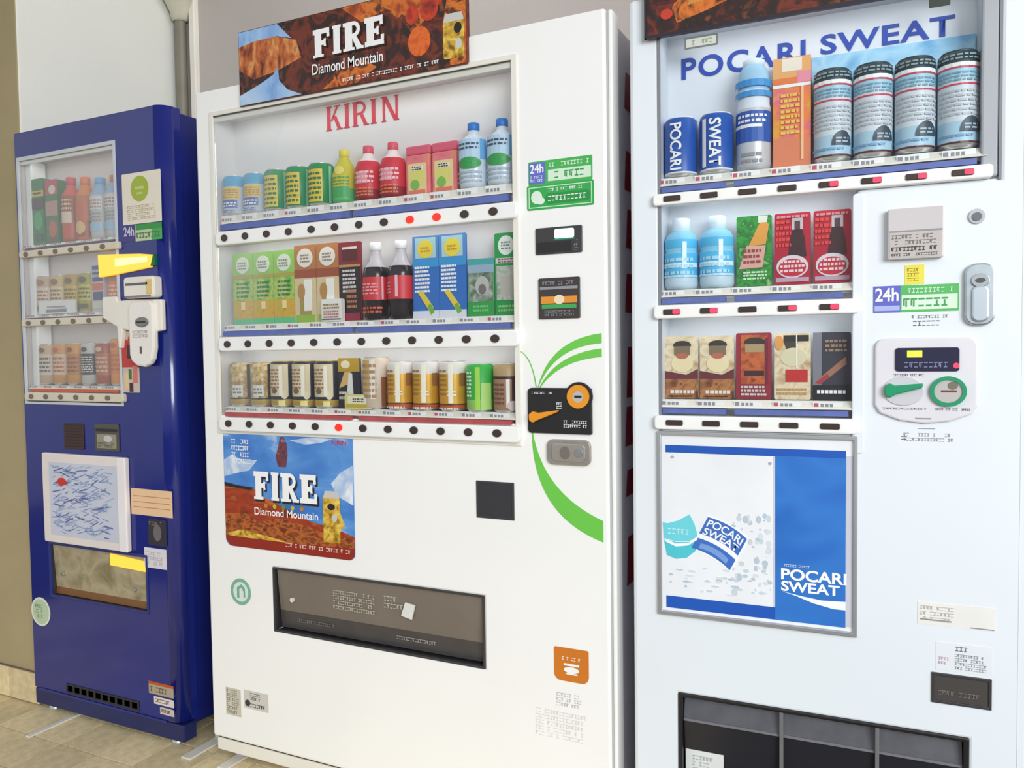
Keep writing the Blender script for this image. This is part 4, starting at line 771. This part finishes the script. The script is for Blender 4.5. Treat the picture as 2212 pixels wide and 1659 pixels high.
small_print(cpn, .466, .540, 1.012, 1.017, -.0085, c(90, 80, 90), 1, seed=41, fill=1); small_print(cpn, .548, .608, 1.012, 1.017, -.0085, c(90, 80, 90), 1, seed=42, fill=1); small_print(cpn, .484, .535, 1.072, 1.077, -.0085, INK, 1, seed=43, fill=1)
b = MB(); b.box(.520, .545, -.0086, -.008, .996, .9985); b.box(.524, .552, -.0004, 0, .978, .9795); b.build('notice_mark', LINK, cpn)
small_print(pocari, .502, .590, .955, .972, -.0004, c(150, 150, 156), 2, seed=44, name='printed_notice', fill=.9); small_print(pocari, .498, .512, .957, .966, -.0006, INK, 1, seed=45, name='printed_notice', fill=1)
# framed poster
pf = MB().plate(.054, .426, .588, .962, -.008, .0, [(.062, .419, .597, .954)]).build('poster_frame', mat('frame_alu', (190, 192, 196), .3, metal=.6), pocari, bev=.0015)
MB().box(.062, .419, -.002, 0, .597, .954).build('poster_sheet', c(240, 242, 246), pf)
q = -.002; a = MB()
BL1 = multi('poster_blue', [(30, 98, 190), (52, 124, 208), (36, 104, 196)], 6, detail=2); BL2 = c(26, 88, 186)
a.box(.070, .406, q - .0005, q, .919, .934, 0); a.box(.070, .406, q - .0005, q, .603, .627, 0); a.box(.281, .406, q - .0008, q, .603, .920, 1); a.box(.407, .419, q - .0006, q, .605, .925, 2); a.box(.2785, .281, q - .0008, q, .628, .919, 2)  # pale strip at the right edge is a reflection put into the colour
a.build('printed_picture', [BL2, BL1, c(206, 208, 220)], pf, weld=False)
sp = MB(); rn = random.Random(4)
for k in range(70):
    t_ = rn.random(); x = .20 + .075 * rn.random() ** .7; z = .645 + .16 * rn.random(); s_ = rn.uniform(.0012, .006)
    if x + s_ > .276: continue
    sp.ell(x, z, s_, s_ * rn.uniform(.5, 1.6), q - .0004 - k * .000006, q, k % 3, 8)
for k in range(26):
    x = .075 + .14 * rn.random(); z = .640 + .05 * rn.random(); sp.ell(x, z, rn.uniform(.002, .009), rn.uniform(.001, .003), q - .0009 - k * .000006, q, k % 3, 8)
o = sp.build('printed_splash', [c(206, 216, 222), c(220, 226, 232), c(188, 204, 216)], pf, weld=False)
# tilted bottle label picture: blue and white bands with lettering
def rot2(pts, cx, cz, a): return [(cx + x * math.cos(a) - z * math.sin(a), cz + x * math.sin(a) + z * math.cos(a)) for x, z in pts]
ta = math.radians(-27); cx, cz = .176, .744
def arcband(z0, z1, hw=.042, bow=.006):
    n = 8; lo_ = [(-hw + 2 * hw * i / n, z0 + bow * (1 - (2 * i / n - 1) ** 2)) for i in range(n + 1)]; hi_ = [(hw - 2 * hw * i / n, z1 + bow * (1 - (1 - 2 * i / n) ** 2)) for i in range(n + 1)]
    return lo_ + hi_
a = MB(); a.prism(rot2(arcband(-.042, .036, .045), cx, cz, ta), q - .0008, q, 1); a.prism(rot2(arcband(-.004, .034), cx, cz, ta), q - .0012, q, 0); a.prism(rot2(arcband(-.038, -.014), cx, cz, ta), q - .0012, q, 0)
a.prism(rot2(arcband(-.031, -.020, .03, .005), cx, cz, ta), q - .0014, q, 2)
a.prism([(.064, .776), (.074, .775), (.095, .782), (.118, .796), (.128, .776), (.134, .752), (.116, .742), (.09, .740), (.066, .744)], q - .0010, q, 3); a.prism([(.066, .742), (.09, .738), (.116, .740), (.132, .748), (.130, .724), (.112, .708), (.09, .704), (.072, .710)], q - .0010, q, 4)
a.prism([(.066, .744), (.09, .735), (.116, .739), (.134, .754), (.133, .746), (.114, .733), (.09, .729), (.068, .738)], q - .0014, q, 1)
a.build('printed_bottles', [c(62, 112, 196), c(250, 251, 253), c(120, 160, 220), c(112, 214, 226), c(80, 200, 214)], pf, weld=False)
def rtext(s_, w_, h_, zc, m, d):
    o = text(s_, pf, 'lettering', -w_ / 2, w_ / 2, zc - h_ / 2, zc + h_ / 2, 0, m, bold=.018)
    for v in o.data.vertices:
        x, z = v.co.x, v.co.z + .006 * (1 - (v.co.x / .042) ** 2); v.co = (cx + x * math.cos(ta) - z * math.sin(ta), d, cz + x * math.sin(ta) + z * math.cos(ta))
rtext('POCARI', .074, .016, .022, c(250, 251, 253), q - .0018); rtext('SWEAT', .074, .015, .004, c(250, 251, 253), q - .0018)
small_print(pf, .074, .126, .752, .768, q - .0014, c(190, 240, 244), 1, seed=51, fill=1)
text('POCARI', pf, 'lettering', .292, .408, .683, .705, q - .0014, WINK, bold=.028); text('SWEAT', pf, 'lettering', .292, .396, .661, .681, q - .0014, WINK, bold=.028)
small_print(pf, .294, .345, .708, .714, q - .0014, WINK, 1, seed=52, fill=1)
a = MB(); a.prism([(.294, .660), (.330, .654), (.365, .650), (.406, .652), (.406, .636), (.385, .636), (.350, .643), (.318, .654)], q - .0014, q); a.build('white_wave', WINK, pf)
b = MB(); [b.ell(x, z, .003, .003, -.0035, -.0015, 0, 10) for x, z in ((.084, .910), (.272, .905))]; b.build('pin', GREYM, pf)
# lower notices, coin return, dispensing slot
ns_ = MB().box(.526, .648, -.0006, 0, .626, .667).build('sticker', c(238, 236, 230), pocari); small_print(ns_, .530, .592, .632, .662, -.0012, c(196, 190, 186), 3, seed=53); MB().box(.530, .580, -.0012, 0, .634, .6365).build('rule', c(150, 146, 140), ns_)
MB().box(.61, .646, -.0010, 0, .6275, .6295).build('rule', c(150, 150, 156), ns_)
ns_ = MB().box(.556, .643, -.0006, 0, .546, .597).build('sticker', c(232, 236, 240), pocari); small_print(ns_, .580, .612, .582, .594, -.001, c(110, 112, 120), 1, seed=54, fill=1); small_print(ns_, .586, .640, .550, .580, -.001, c(150, 152, 160), 4, seed=55); small_print(ns_, .560, .580, .556, .572, -.001, c(206, 176, 186), 2, seed=56)
cr2 = MB().plate(.549, .643, .486, .541, -.003, .002, [(.554, .638, .491, .536)]).build('coin_return', DGREY, pocari, bev=.001)
MB().box(.554, .638, -.0008, .002, .491, .536).build('return_flap', mat('return_flap_dark', (74, 70, 68), .35), cr2); small_print(cr2, .56, .634, .500, .512, -.0014, c(120, 114, 108), 1, seed=57, fill=.9)
dv = MB().plate(.092, .610, .146, .430, -.002, .012, [(.101, .601, .155, .421)]).build('dispensing_slot', BLACK, pocari, bev=.003)
b = MB(); b.face([(.096, .13, .15), (.606, .13, .15), (.606, .13, .425), (.096, .13, .425)]); b.face([(.0965, .0, .15), (.0965, .13, .15), (.0965, .13, .425), (.0965, 0, .425)]); b.face([(.6055, .13, .15), (.6055, 0, .15), (.6055, 0, .425), (.6055, .13, .425)]); b.face([(.096, .13, .4245), (.606, .13, .4245), (.606, 0, .4245), (.096, 0, .4245)]); b.face([(.096, 0, .1505), (.606, 0, .1505), (.606, .13, .1505), (.096, .13, .1505)]); b.build('slot_interior', c(40, 40, 46), dv)
for k, (x0, x1) in enumerate(((.102, .289), (.295, .458), (.464, .600))):
    f = MB(); f.face([(x0, .034, .150), (x1, .034, .150), (x1, .010, .372), (x0, .010, .372)], 0); f.face([(x0, .010, .374), (x1, .010, .374), (x1, .022, .420), (x0, .022, .420)], 1); f.box(x0, x1, .007, .011, .370, .375, 2)
    f.build('slot_flap', [mat('black_flap', (40, 40, 46), .25), mat('grey_flap', (88, 88, 94), .3, vary=.1, scale=30), c(120, 120, 126)], dv)
for x in (.2885, .4575):
    MB().box(x, x + .007, .0, .012, .150, .423).build('divider_bar', mat('divider_grey', (136, 136, 140), .35, metal=.4), dv, bev=.001)
sl = MB().box(.104, .180, .0155, .0165, .245, .308); sl.build('paper_notice', c(226, 228, 226), dv)
small_print(dv, .118, .165, .262, .300, .0150, c(176, 184, 180), 3, seed=58)
MB().box(.012, .69, .012, .05, .03, .06).build('kick_plate', COOLWHITE, pocari, bev=.003)
for fx in (.05, .65):
    for fy in (.06, .54): MB().lathe([(0.022, 0.0, 0), (0.022, 0.008, 0), (0.008, 0.012, 0), (0.008, 0.06, 0)], 14, fx, fy).build('foot', GREYM, pocari)

# ================================================================== BLUE machine
bh = [(.020, .458, .988, 1.742), (.106, .534, .384, .545)]
BP = BLUEPAINT
door = MB().plate(.004, .618, .075, 1.824, 0, .045, bh); door.build('door', BP, blue, bev=.002)
e = MB(); n = 10
cs = [(.618 + .037 * math.sin(.5 * PI * i / n), .037 - .037 * math.cos(.5 * PI * i / n)) for i in range(n + 1)]
for (a0, b0), (a1, b1) in zip(cs, cs[1:]): e.face([(a0, b0, .075), (a1, b1, .075), (a1, b1, 1.824), (a0, b0, 1.824)], 0, True)
e.face([(.655, .037, .075), (.655, .060, .075), (.655, .060, 1.824), (.655, .037, 1.824)], 0)
e.face([(p[0], p[1], 1.824) for p in cs] + [(.655, .060, 1.824), (.618, .060, 1.824)]); e.face([(p[0], p[1], .075) for p in cs[::-1]] + [(.618, .060, .075), (.655, .060, .075)])
e.build('rounded_door_edge', BP, blue)
cb = MB().plate(.0, .650, .055, 1.815, .05, .16, bh); cb.box(0, .650, .16, .61, .055, 1.815); cb.build('cabinet', mat('dark_blue_cabinet', (20, 32, 110), .35, vary=.08, scale=6), blue, bev=.003)
sb = MB().box(.0, .66, .004, .05, .020, .070).build('kick_plate', mat('navy_kick_plate', (26, 36, 92), .4, vary=.1), blue, bev=.003)
vt = MB().plate(.160, .486, .082, .112, -.002, .004, [(.166 + .032 * k, .190 + .032 * k, .088, .106) for k in range(10)]).build('air_vent', mat('vent_black', (36, 37, 42), .5), blue)
MB().box(.164, .482, .000, .002, .086, .108).build('vent_mesh', c(26, 26, 30), vt)
MB().box(.03, .60, -.004, 0, .070, .076).build('door_lip', BP, blue, bev=.001)
for fx in (.05, .60):
    for fy in (.035, .54): MB().lathe([(0.018, 0.0, 0), (0.018, 0.008, 0), (0.010, 0.012, 0), (0.010, 0.05, 0)], 14, fx, fy).build('foot', ALU, blue)
f = MB().box(.160, .178, -.135, .05, 0.0, .005).build('floor_bracket', mat('white_bracket', (0, 0, 0)), blue, bev=.001)
l = MB(); a, b_, c_, d_ = .0205, .4575, .9885, 1.7415
l.face([(a, bk, c_), (b_, bk, c_), (b_, bk, d_), (a, bk, d_)]); l.face([(a, 0, c_), (a, bk, c_), (a, bk, d_), (a, 0, d_)]); l.face([(b_, bk, c_), (b_, 0, c_), (b_, 0, d_), (b_, bk, d_)]); l.face([(a, bk, d_), (b_, bk, d_), (b_, 0, d_), (a, 0, d_)]); l.face([(a, 0, c_), (b_, 0, c_), (b_, bk, c_), (a, bk, c_)])
l.build('display_backing', mat('pinkish_backing', (206, 196, 192), .6), blue)
MB().plate(.014, .462, .982, 1.748, -.003, .002, [(.026, .452, .990, 1.736)]).build('window_frame', mat('frame_pale_blue', (206, 210, 216), .35), blue, bev=.001)
MB().box(.0215, .050, .020, .07, .99, 1.74).build('side_light_tube_cover', PWHITE, blue, bev=.004)
for (v0, v1) in ((1.458, 1.736), (1.246, 1.436), (1.020, 1.224)): MB().box(.027, .451, .0004, .0024, v0, v1).build('clear_pane', PANE, blue)
CRB = mat('aged_cream_plastic', (222, 212, 192), .4, vary=.04)
for (v0, v1, bv, s0, p0, sd, sm) in ((1.436, 1.458, 1.446, 1.460, 1.466, 7, c(120, 110, 120)), (1.224, 1.246, 1.234, 1.247, 1.250, 8, c(120, 110, 120)), (.993, 1.019, 1.006, 1.021, 1.030, 9, c(206, 100, 66))):
    rail(blue, .024, .474, v0, v1, -.012, ([(.045, .445)], s0, p0), sm, (p0, p0 + .010), [(.060 + .070 * i, bv) for i in range(6)], (), 'small', m=CRB, seed=sd)
def bx(i): return .078 + .0655 * i
def bprod(i, kind, lb, cat, base, *a, **k):
    t = sample({'can': 'drink_can', 'bottle': 'drink_bottle', 'card': 'drink_card'}[kind], lb, cat, None, 'B', bx(i), base, .040); return t
B1, B2, B3 = 1.4765, 1.2605, 1.0405
t = bprod(0, 'card', 'green carton with a yellow stripe, first in the blue machine top row', 'drink carton', B1)
card(t, .056, .205, c(50, 122, 52), [('r', -.028, .028, .150, .168, c(214, 190, 60)), ('r', -.028, .028, .110, .145, c(70, 44, 30)), ('e', .0, .075, .020, .028, c(60, 170, 90)), ('r', -.02, .02, .01, .035, c(40, 90, 40)), ('s', -.02, .02, .155, .165, 1, c(90, 60, 30))], th=.03, y0=-.02, bname='carton_body')
t = bprod(1, 'card', 'green and red carton beside the first green one in the blue machine', 'drink carton', B1)
card(t, .056, .195, c(66, 120, 56), [('r', -.028, .028, .150, .195, c(200, 70, 80)), ('e', .004, .165, .016, .014, c(236, 214, 206)), ('r', -.028, .028, .085, .13, c(196, 150, 130)), ('e', .004, .045, .018, .026, c(200, 100, 50)), ('r', -.02, .02, .006, .018, c(120, 70, 40))], th=.03, y0=-.02, bname='carton_body')
t = bprod(2, 'bottle', 'red and orange bottle with a white label in the blue machine top row', 'bottle', B1)
bottle(t, [(.026, 0, 0), (.028, .01, 0), (.028, .06, 1), (.028, .14, 0), (.014, .165, 2), (.012, .175, 2)], [c(160, 84, 40), c(200, 80, 40), c(214, 90, 60)], (.014, .174, .198), c(206, 70, 84), [('p', -.9, .9, .30, .48, c(232, 206, 180)), ('s', -.9, .9, .5, .7, 3, c(236, 200, 170))], .0284, .19)
t = bprod(3, 'bottle', 'orange tea bottle right of the red one in the blue machine top row', 'bottle', B1)
bottle(t, [(.026, 0, 0), (.028, .01, 0), (.028, .06, 1), (.028, .135, 0), (.014, .160, 2), (.012, .170, 2)], [c(196, 110, 50), c(170, 70, 40), c(226, 130, 60)], (.014, .168, .192), c(230, 120, 50), [('p', -.8, .9, .24, .6, c(206, 96, 50)), ('e', .2, .2, .6, .1, c(226, 190, 120))], .0284, .19)
for i, lb in ((4, 'clear water bottle with a pale blue top in the blue machine top row'), (5, 'clear water bottle at the right end of the top row of the blue machine')):
    t = bprod(i, 'bottle', lb, 'bottle', B1); t['group'] = 'clear bottles in the blue machine'
    bottle(t, [(.027, 0, 0), (.029, .01, 0), (.029, .13, 0), (.015, .155, 1), (.013, .165, 1)], [c(196, 192, 188), c(150, 186, 216)], (.015, .163, .184), c(120, 170, 216) if i == 4 else c(206, 110, 70), [('p', -.9, 1.0, .45, .66, c(220, 216, 214)), ('s', -.9, .9, .47, .62, 3, c(176, 130, 110)), ('p', -1, 1, .12, .24, c(160, 196, 220)), ('s', -.9, .9, .26, .42, 3, c(150, 150, 150))], .0294, .19)
rowdata2 = [('tan coffee can, first in the blue machine middle row', c(196, 168, 140), c(226, 206, 186), c(176, 112, 70)), ('beige and gold can, second in the blue machine middle row', c(206, 180, 120), c(226, 206, 160), c(150, 100, 60)),
            ('gold and yellow can, third in the blue machine middle row', c(190, 150, 70), c(206, 176, 60), c(120, 90, 40)), ('yellow-green can, fourth in the blue machine middle row', c(170, 160, 50), c(206, 190, 70), c(90, 90, 50))]
for i, (lb, m1, m2, m3) in enumerate(rowdata2):
    t = bprod(i, 'can', lb, 'can', B2); can(t, .0285, .120, [(0, .3, m1), (.3, .7, m2), (.7, 1, m1)], print_=[('s', -.9, 1, .35, .65, 3, m3), ('e', .2, .82, .5, .08, m3), ('p', -.6, .8, .1, .22, m3)])
t = bprod(4, 'card', 'dark blue and white boxed sample, fifth in the blue machine middle row', 'drink carton', B2)
card(t, .054, .150, c(206, 200, 206), [('r', -.022, .022, .09, .138, c(56, 62, 120)), ('r', -.024, .024, .065, .085, c(226, 110, 70)), ('r', -.02, .022, .035, .06, c(60, 70, 120)), ('s', -.02, .02, .1, .13, 2, c(190, 190, 210)), ('r', -.024, .024, .01, .03, c(224, 214, 206))], th=.03, y0=-.02, bname='carton_body')
t = bprod(5, 'can', 'orange and blue can, right end of the middle row of the blue machine', 'can', B2)
can(t, .0285, .125, [(0, .3, c(70, 80, 120)), (.3, .7, c(226, 110, 60)), (.7, 1, c(150, 120, 90))], print_=[('s', -.9, 1, .35, .65, 3, c(240, 200, 170))])
t = sample('label_block', 'white lettered block in front of the cans in the blue machine middle row', 'display block', None, 'B', .170, B2, .006)
card(t, .170, .040, c(245, 244, 240), [('r', -.05, .045, .004, .014, c(150, 140, 140)), ('s', -.045, .04, .016, .026, 1, c(170, 160, 160))], th=.006)
rowdata3 = [('white and tan can, first in the blue machine bottom row', c(222, 206, 190), c(206, 176, 140), c(110, 90, 60)), ('cream can with an orange top, second in the blue machine bottom row', c(224, 200, 170), c(210, 150, 80), c(200, 96, 50)), ('amber coffee can, third in the blue machine bottom row', c(200, 130, 50), c(214, 150, 70), c(150, 70, 40)),
            ('black and white striped coffee can in the blue machine bottom row', c(44, 40, 40), c(200, 196, 190), c(60, 56, 56)), ('brown and red coffee can, fifth in the blue machine bottom row', c(190, 110, 70), c(170, 80, 50), c(226, 190, 160)), ('orange can, right end of the bottom row of the blue machine', c(224, 136, 46), c(232, 150, 60), c(206, 100, 40))]
for i, (lb, m1, m2, m3) in enumerate(rowdata3):
    t = bprod(i, 'can', lb, 'can', B3); can(t, .0285, .128 if i != 5 else .14, [(0, .25, m2), (.25, .75, m1), (.75, 1, m2)], print_=[('s', -.9, 1, .3, .7, 4 if i != 3 else 7, m3 if i != 3 else c(226, 222, 216)), ('e', .1, .85, .4, .06, m3)])
# stickers and fittings of the blue machine
s1 = MB().prism(rr(.485, .641, 1.502, 1.646, .003), -.0012, 0).build('sticker', c(236, 226, 208), blue); MB().ell(.557, 1.600, .036, .036, -.0018, 0, 0, 28).build('round_mark', c(164, 182, 56), s1); b = MB(); b.box(.540, .574, -.0022, -.001, 1.598, 1.606); b.box(.546, .568, -.0022, -.001, 1.584, 1.590); b.build('mark_lines', c(196, 206, 120), s1)
small_print(s1, .505, .625, 1.512, 1.556, -.0016, c(190, 180, 150), 4, seed=61)
s1 = MB().box(.484, .641, -.001, 0, 1.453, 1.500).build('sticker', c(196, 210, 170), blue); MB().box(.484, .534, -.0014, 0, 1.453, 1.500).build('sticker_field', c(66, 60, 130), s1); MB().box(.536, .641, -.0014, 0, 1.484, 1.500).build('sticker_field', c(50, 150, 60), s1); MB().box(.600, .641, -.0016, 0, 1.453, 1.484).build('sticker_field', c(70, 170, 90), s1)
text('24h', s1, 'lettering', .487, .530, 1.470, 1.496, -.002, c(210, 205, 230), bold=.02); small_print(s1, .538, .636, 1.458, 1.480, -.002, c(80, 120, 70), 1, seed=62, fill=1)
s1 = MB().prism([(.388, 1.358), (.448, 1.362), (.600, 1.376), (.612, 1.410), (.560, 1.416), (.386, 1.424)], -.012, 0).build('lit_price_plate', mat('lit_amber', (250, 196, 70), .3, emit=.55), blue, bev=.002)
MB().box(.600, .618, -.010, 0, 1.380, 1.412).build('green_end_cap', c(20, 110, 60), s1); b = MB(); b.prism([(.46, 1.385), (.59, 1.392), (.592, 1.406), (.46, 1.408)], -.0128, -.011); b.build('pale_window', mat('lit_pale', (255, 232, 160), .3, emit=.6), s1)
CC = mat('warm_white_plastic', (242, 236, 224), .35)
bm_ = MB().prism(rr(.512, .634, 1.290, 1.350, .010), -.030, .002).build('bill_slot', CC, blue, bev=.006); MB().box(.524, .612, -.032, -.029, 1.326, 1.332).build('slit', c(110, 100, 96), bm_); MB().box(.606, .628, -.032, -.029, 1.300, 1.340).build('side_tab', c(230, 200, 130), bm_)
MB().box(.518, .622, -.031, -.028, 1.292, 1.297).build('lower_edge', c(140, 130, 130), bm_)
cm = MB().prism([(.404, 1.238), (.462, 1.212), (.466, 1.150), (.474, 1.150), (.486, 1.205), (.534, 1.195), (.622, 1.195), (.646, 1.198), (.646, 1.284), (.53, 1.288), (.470, 1.286), (.462, 1.300), (.404, 1.300)], -.016, .0).build('coin_unit', CC, blue, bev=.004)  # pointed left end is white glare, built into the outline
MB().prism([(.528, 1.130), (.536, 1.112), (.556, 1.100), (.584, 1.096), (.606, 1.104), (.618, 1.118), (.626, 1.150), (.628, 1.270), (.615, 1.282), (.545, 1.282), (.528, 1.268)], -.030, -.010).build('coin_plate', mat('cream_coin_plate', (244, 238, 230), .35), cm, bev=.006)
MB().ell(.585, 1.222, .026, .014, -.034, -.028, 0, 24).build('coin_slot', mat('slot_grey', (140, 138, 136), .3, metal=.6), cm, bev=.002); MB().box(.568, .602, -.036, -.033, 1.220, 1.224).build('coin_slit', BLACK, cm); MB().box(.574, .580, -.032, -.0295, 1.134, 1.154).build('return_button', c(90, 84, 80), cm)
small_print(cm, .546, .614, 1.178, 1.200, -.0305, c(170, 160, 160), 2, seed=63)
rs_ = MB().prism(rr(.452, .531, 1.022, 1.200, .003), -.001, 0).build('sticker', c(206, 190, 178), blue)
b = MB(); b.prism([(.452, 1.200), (.462, 1.200), (.470, 1.185), (.486, 1.170), (.498, 1.198), (.512, 1.160), (.531, 1.110), (.531, 1.095), (.452, 1.095)], -.0014, 0, 0); b.box(.484, .512, -.0018, 0, 1.120, 1.160, 1); b.box(.452, .462, -.0018, 0, 1.045, 1.15, 2); b.box(.488, .500, -.0018, 0, 1.06, 1.09, 2); b.box(.470, .486, -.0018, 0, 1.03, 1.08, 3); b.box(.505, .524, -.0018, 0, 1.05, 1.10, 4); b.box(.49, .505, -.0018, 0, 1.024, 1.05, 1)
b.build('printed_picture', [c(196, 60, 54), c(70, 44, 44), c(70, 120, 50), c(230, 200, 150), c(214, 120, 110)], rs_, weld=False)
d = MB().prism(rr(.194, .284, .847, .925, .004), -.003, 0).build('speaker_grille', c(66, 38, 30), blue, bev=.001)
b = MB(); [b.box(.200, .278, -.0035, -.003, .855 + .009 * k, .859 + .009 * k) for k in range(8)]; b.build('grille_slots', c(44, 26, 24), d)
d = MB().prism(rr(.336, .439, .848, .928, .003), -.004, 0).build('bill_reader', c(84, 80, 74), blue, bev=.001); MB().box(.342, .434, -.005, -.003, .906, .914).build('reader_slit', BLACK, d); MB().box(.346, .430, -.005, -.003, .856, .898).build('reader_card', c(150, 146, 122), d); MB().ell(.395, .885, .018, .010, -.006, -.004, 0, 16).build('reader_lamp', c(206, 196, 196), d); small_print(d, .35, .428, .858, .875, -.0056, c(90, 88, 76), 2, seed=64)
nb = MB().prism(rr(.100, .476, .556, .833, .006), -.014, 0).build('framed_notice', c(236, 226, 220), blue, bev=.003)
MB().box(.134, .440, -.0146, -.013, .580, .806).build('notice_sheet', c(206, 210, 224), nb)
rn = random.Random(11)
for k, (m_, nn) in enumerate(((c(130, 146, 190), 110), (c(160, 174, 206), 90), (c(96, 100, 156), 44))):
    b = MB()
    for _ in range(nn):
        x = rn.uniform(.142, .39); z = rn.uniform(.590, .796); w_ = rn.uniform(.012, .045); sl_ = rn.uniform(-.3, .55); t_ = rn.uniform(.0014, .0034)
        if z + sl_ * w_ > .80 or z + sl_ * w_ < .585: continue
        b.prism([(x, z), (x + w_, z + sl_ * w_), (x + w_, z + sl_ * w_ + t_), (x, z + t_)], -.0150 - .0005 * k - _ * .000004, -.0146)
    b.build('brush_marks', m_, nb, weld=False)['kind'] = 'stuff'
b = MB(); b.prism([(.172, .745), (.190, .733), (.205, .738), (.222, .742), (.212, .752), (.200, .760), (.182, .758)], -.0168, -.0146); b.build('red_blot', c(206, 50, 44), nb)
MB().box(.440, .476, -.016, -.010, .556, .833).build('notice_clip', c(246, 240, 242), nb, bev=.003)
d = MB().box(.480, .647, -.0012, 0, .668, .744).build('sticker', c(238, 200, 158), blue); b = MB(); [b.box(.49, .638, -.0016, 0, z, z + .002) for z in (.690, .705, .722)]; b.build('rule', c(206, 130, 90), d)
d = MB().prism(rr(.550, .622, .584, .660, .003), -.004, 0).build('coin_return', c(48, 44, 60), blue, bev=.001); MB().ell(.588, .622, .016, .024, -.005, -.003, 0, 18).build('return_cup', c(110, 104, 104), d); small_print(d, .556, .616, .640, .656, -.0046, c(130, 120, 110), 1, seed=65)
d = MB().box(.528, .617, -.0012, 0, .517, .575).build('sticker', c(226, 220, 226), blue); small_print(d, .534, .610, .524, .566, -.0016, c(190, 182, 190), 3, seed=66)
dv = MB().plate(.098, .540, .378, .552, -.003, .006, [(.108, .532, .386, .544)]).build('dispensing_slot', mat('slot_rim_blue', (36, 48, 120), .35), blue, bev=.002)
b = MB(); b.face([(.106, .10, .384), (.534, .10, .384), (.534, .10, .545), (.106, .10, .545)]); b.face([(.1065, 0, .384), (.1065, .10, .384), (.1065, .10, .545), (.1065, 0, .545)]); b.face([(.5335, .10, .384), (.5335, 0, .384), (.5335, 0, .545), (.5335, .10, .545)]); b.face([(.106, .10, .5445), (.534, .10, .5445), (.534, 0, .5445), (.106, 0, .5445)]); b.face([(.106, 0, .3845), (.534, 0, .3845), (.534, .10, .3845), (.106, .10, .3845)]); b.build('slot_interior', c(70, 62, 50), dv)
f = MB(); f.face([(.110, .014, .408), (.531, .014, .408), (.531, .006, .543), (.110, .006, .543)], 0); f.face([(.110, .012, .387), (.531, .012, .387), (.531, .014, .408), (.110, .014, .408)], 1)
f.build('slot_flap', [multi('worn_khaki_flap', [(150, 136, 104), (178, 166, 136), (132, 118, 88)], 12, rough=.25), c(130, 88, 48)], dv)
MB().ell(.150, .452, .006, .006, .004, .010, 0, 12).build('flap_pin', ALU, dv); MB().ell(.470, .440, .006, .006, .004, .010, 0, 12).build('flap_pin', ALU, dv)
MB().prism([(.375, .505), (.528, .500), (.528, .530), (.375, .540)], .003, .006).build('flap_reflection', mat('lit_amber', (0, 0, 0)), dv)  # yellow reflection on the flap, made as a glowing strip
d = MB().ell(.049, .323, .046, .046, -.0012, 0, 0, 32).build('round_sticker', c(190, 206, 176), blue); MB().ring(.049, .323, .046, .046, .006, -.0016, 0, 0, 32).build('sticker_ring', c(226, 232, 214), d); small_print(d, .024, .074, .300, .348, -.002, c(120, 170, 130), 3, seed=67)
for k, (z0, z1, x0, m_) in enumerate(((.146, .174, .528, c(176, 160, 136)), (.118, .140, .548, c(226, 216, 206)), (.092, .112, .572, c(210, 196, 186)))):
    d = MB().box(x0, .628, -.001, 0, z0, z1).build('sticker', m_, blue); small_print(d, x0 + .006, .622, z0 + .004, z1 - .003, -.0014, c(96, 84, 74), 1, seed=70 + k)
MB().box(.528, .628, -.0012, 0, .174, .182).build('sticker_strip', c(190, 84, 30), blue)

# lamps inside the windows (the machines' own lighting)
def window_lamp(root, u0, u1, v, power, col=(1, .98, .95), wv=.0165):
    """strip lamp tucked behind a rail or the top valance, shining down and back into its bay"""
    d = bpy.data.lights.new('window_lamp', 'AREA'); d.shape = 'RECTANGLE'; d.size = u1 - u0; d.size_y = .008; d.energy = power; d.color = col
    o = bpy.data.objects.new('window_lamp', d); COL.objects.link(o); o.parent = root; o.location = ((u0 + u1) / 2, wv, v); o.rotation_euler = (math.radians(24), 0, 0)
for root, u0, u1, v, m_ in ((kirin, .064, .948, 1.762, CREAM), (pocari, .064, .644, 1.761, PWHITE), (blue, .022, .456, 1.741, CREAM)):
    MB().box(u0, u1, .003, .007, v - .016, v).build('top_valance', m_, root)
window_lamp(kirin, .10, .92, 1.757, 0.15)
window_lamp(kirin, .10, .92, 1.434, 0.17)
window_lamp(kirin, .10, .92, 1.157, 0.17)
window_lamp(pocari, .09, .61, 1.756, 0.11, (.95, .98, 1))
window_lamp(pocari, .09, .40, 1.424, 0.07, (.95, .98, 1))
window_lamp(pocari, .09, .40, 1.204, 0.07, (.95, .98, 1))
window_lamp(blue, .06, .44, 1.736, 0.05)
window_lamp(blue, .06, .44, 1.450, 0.035)
window_lamp(blue, .06, .44, 1.238, 0.035)
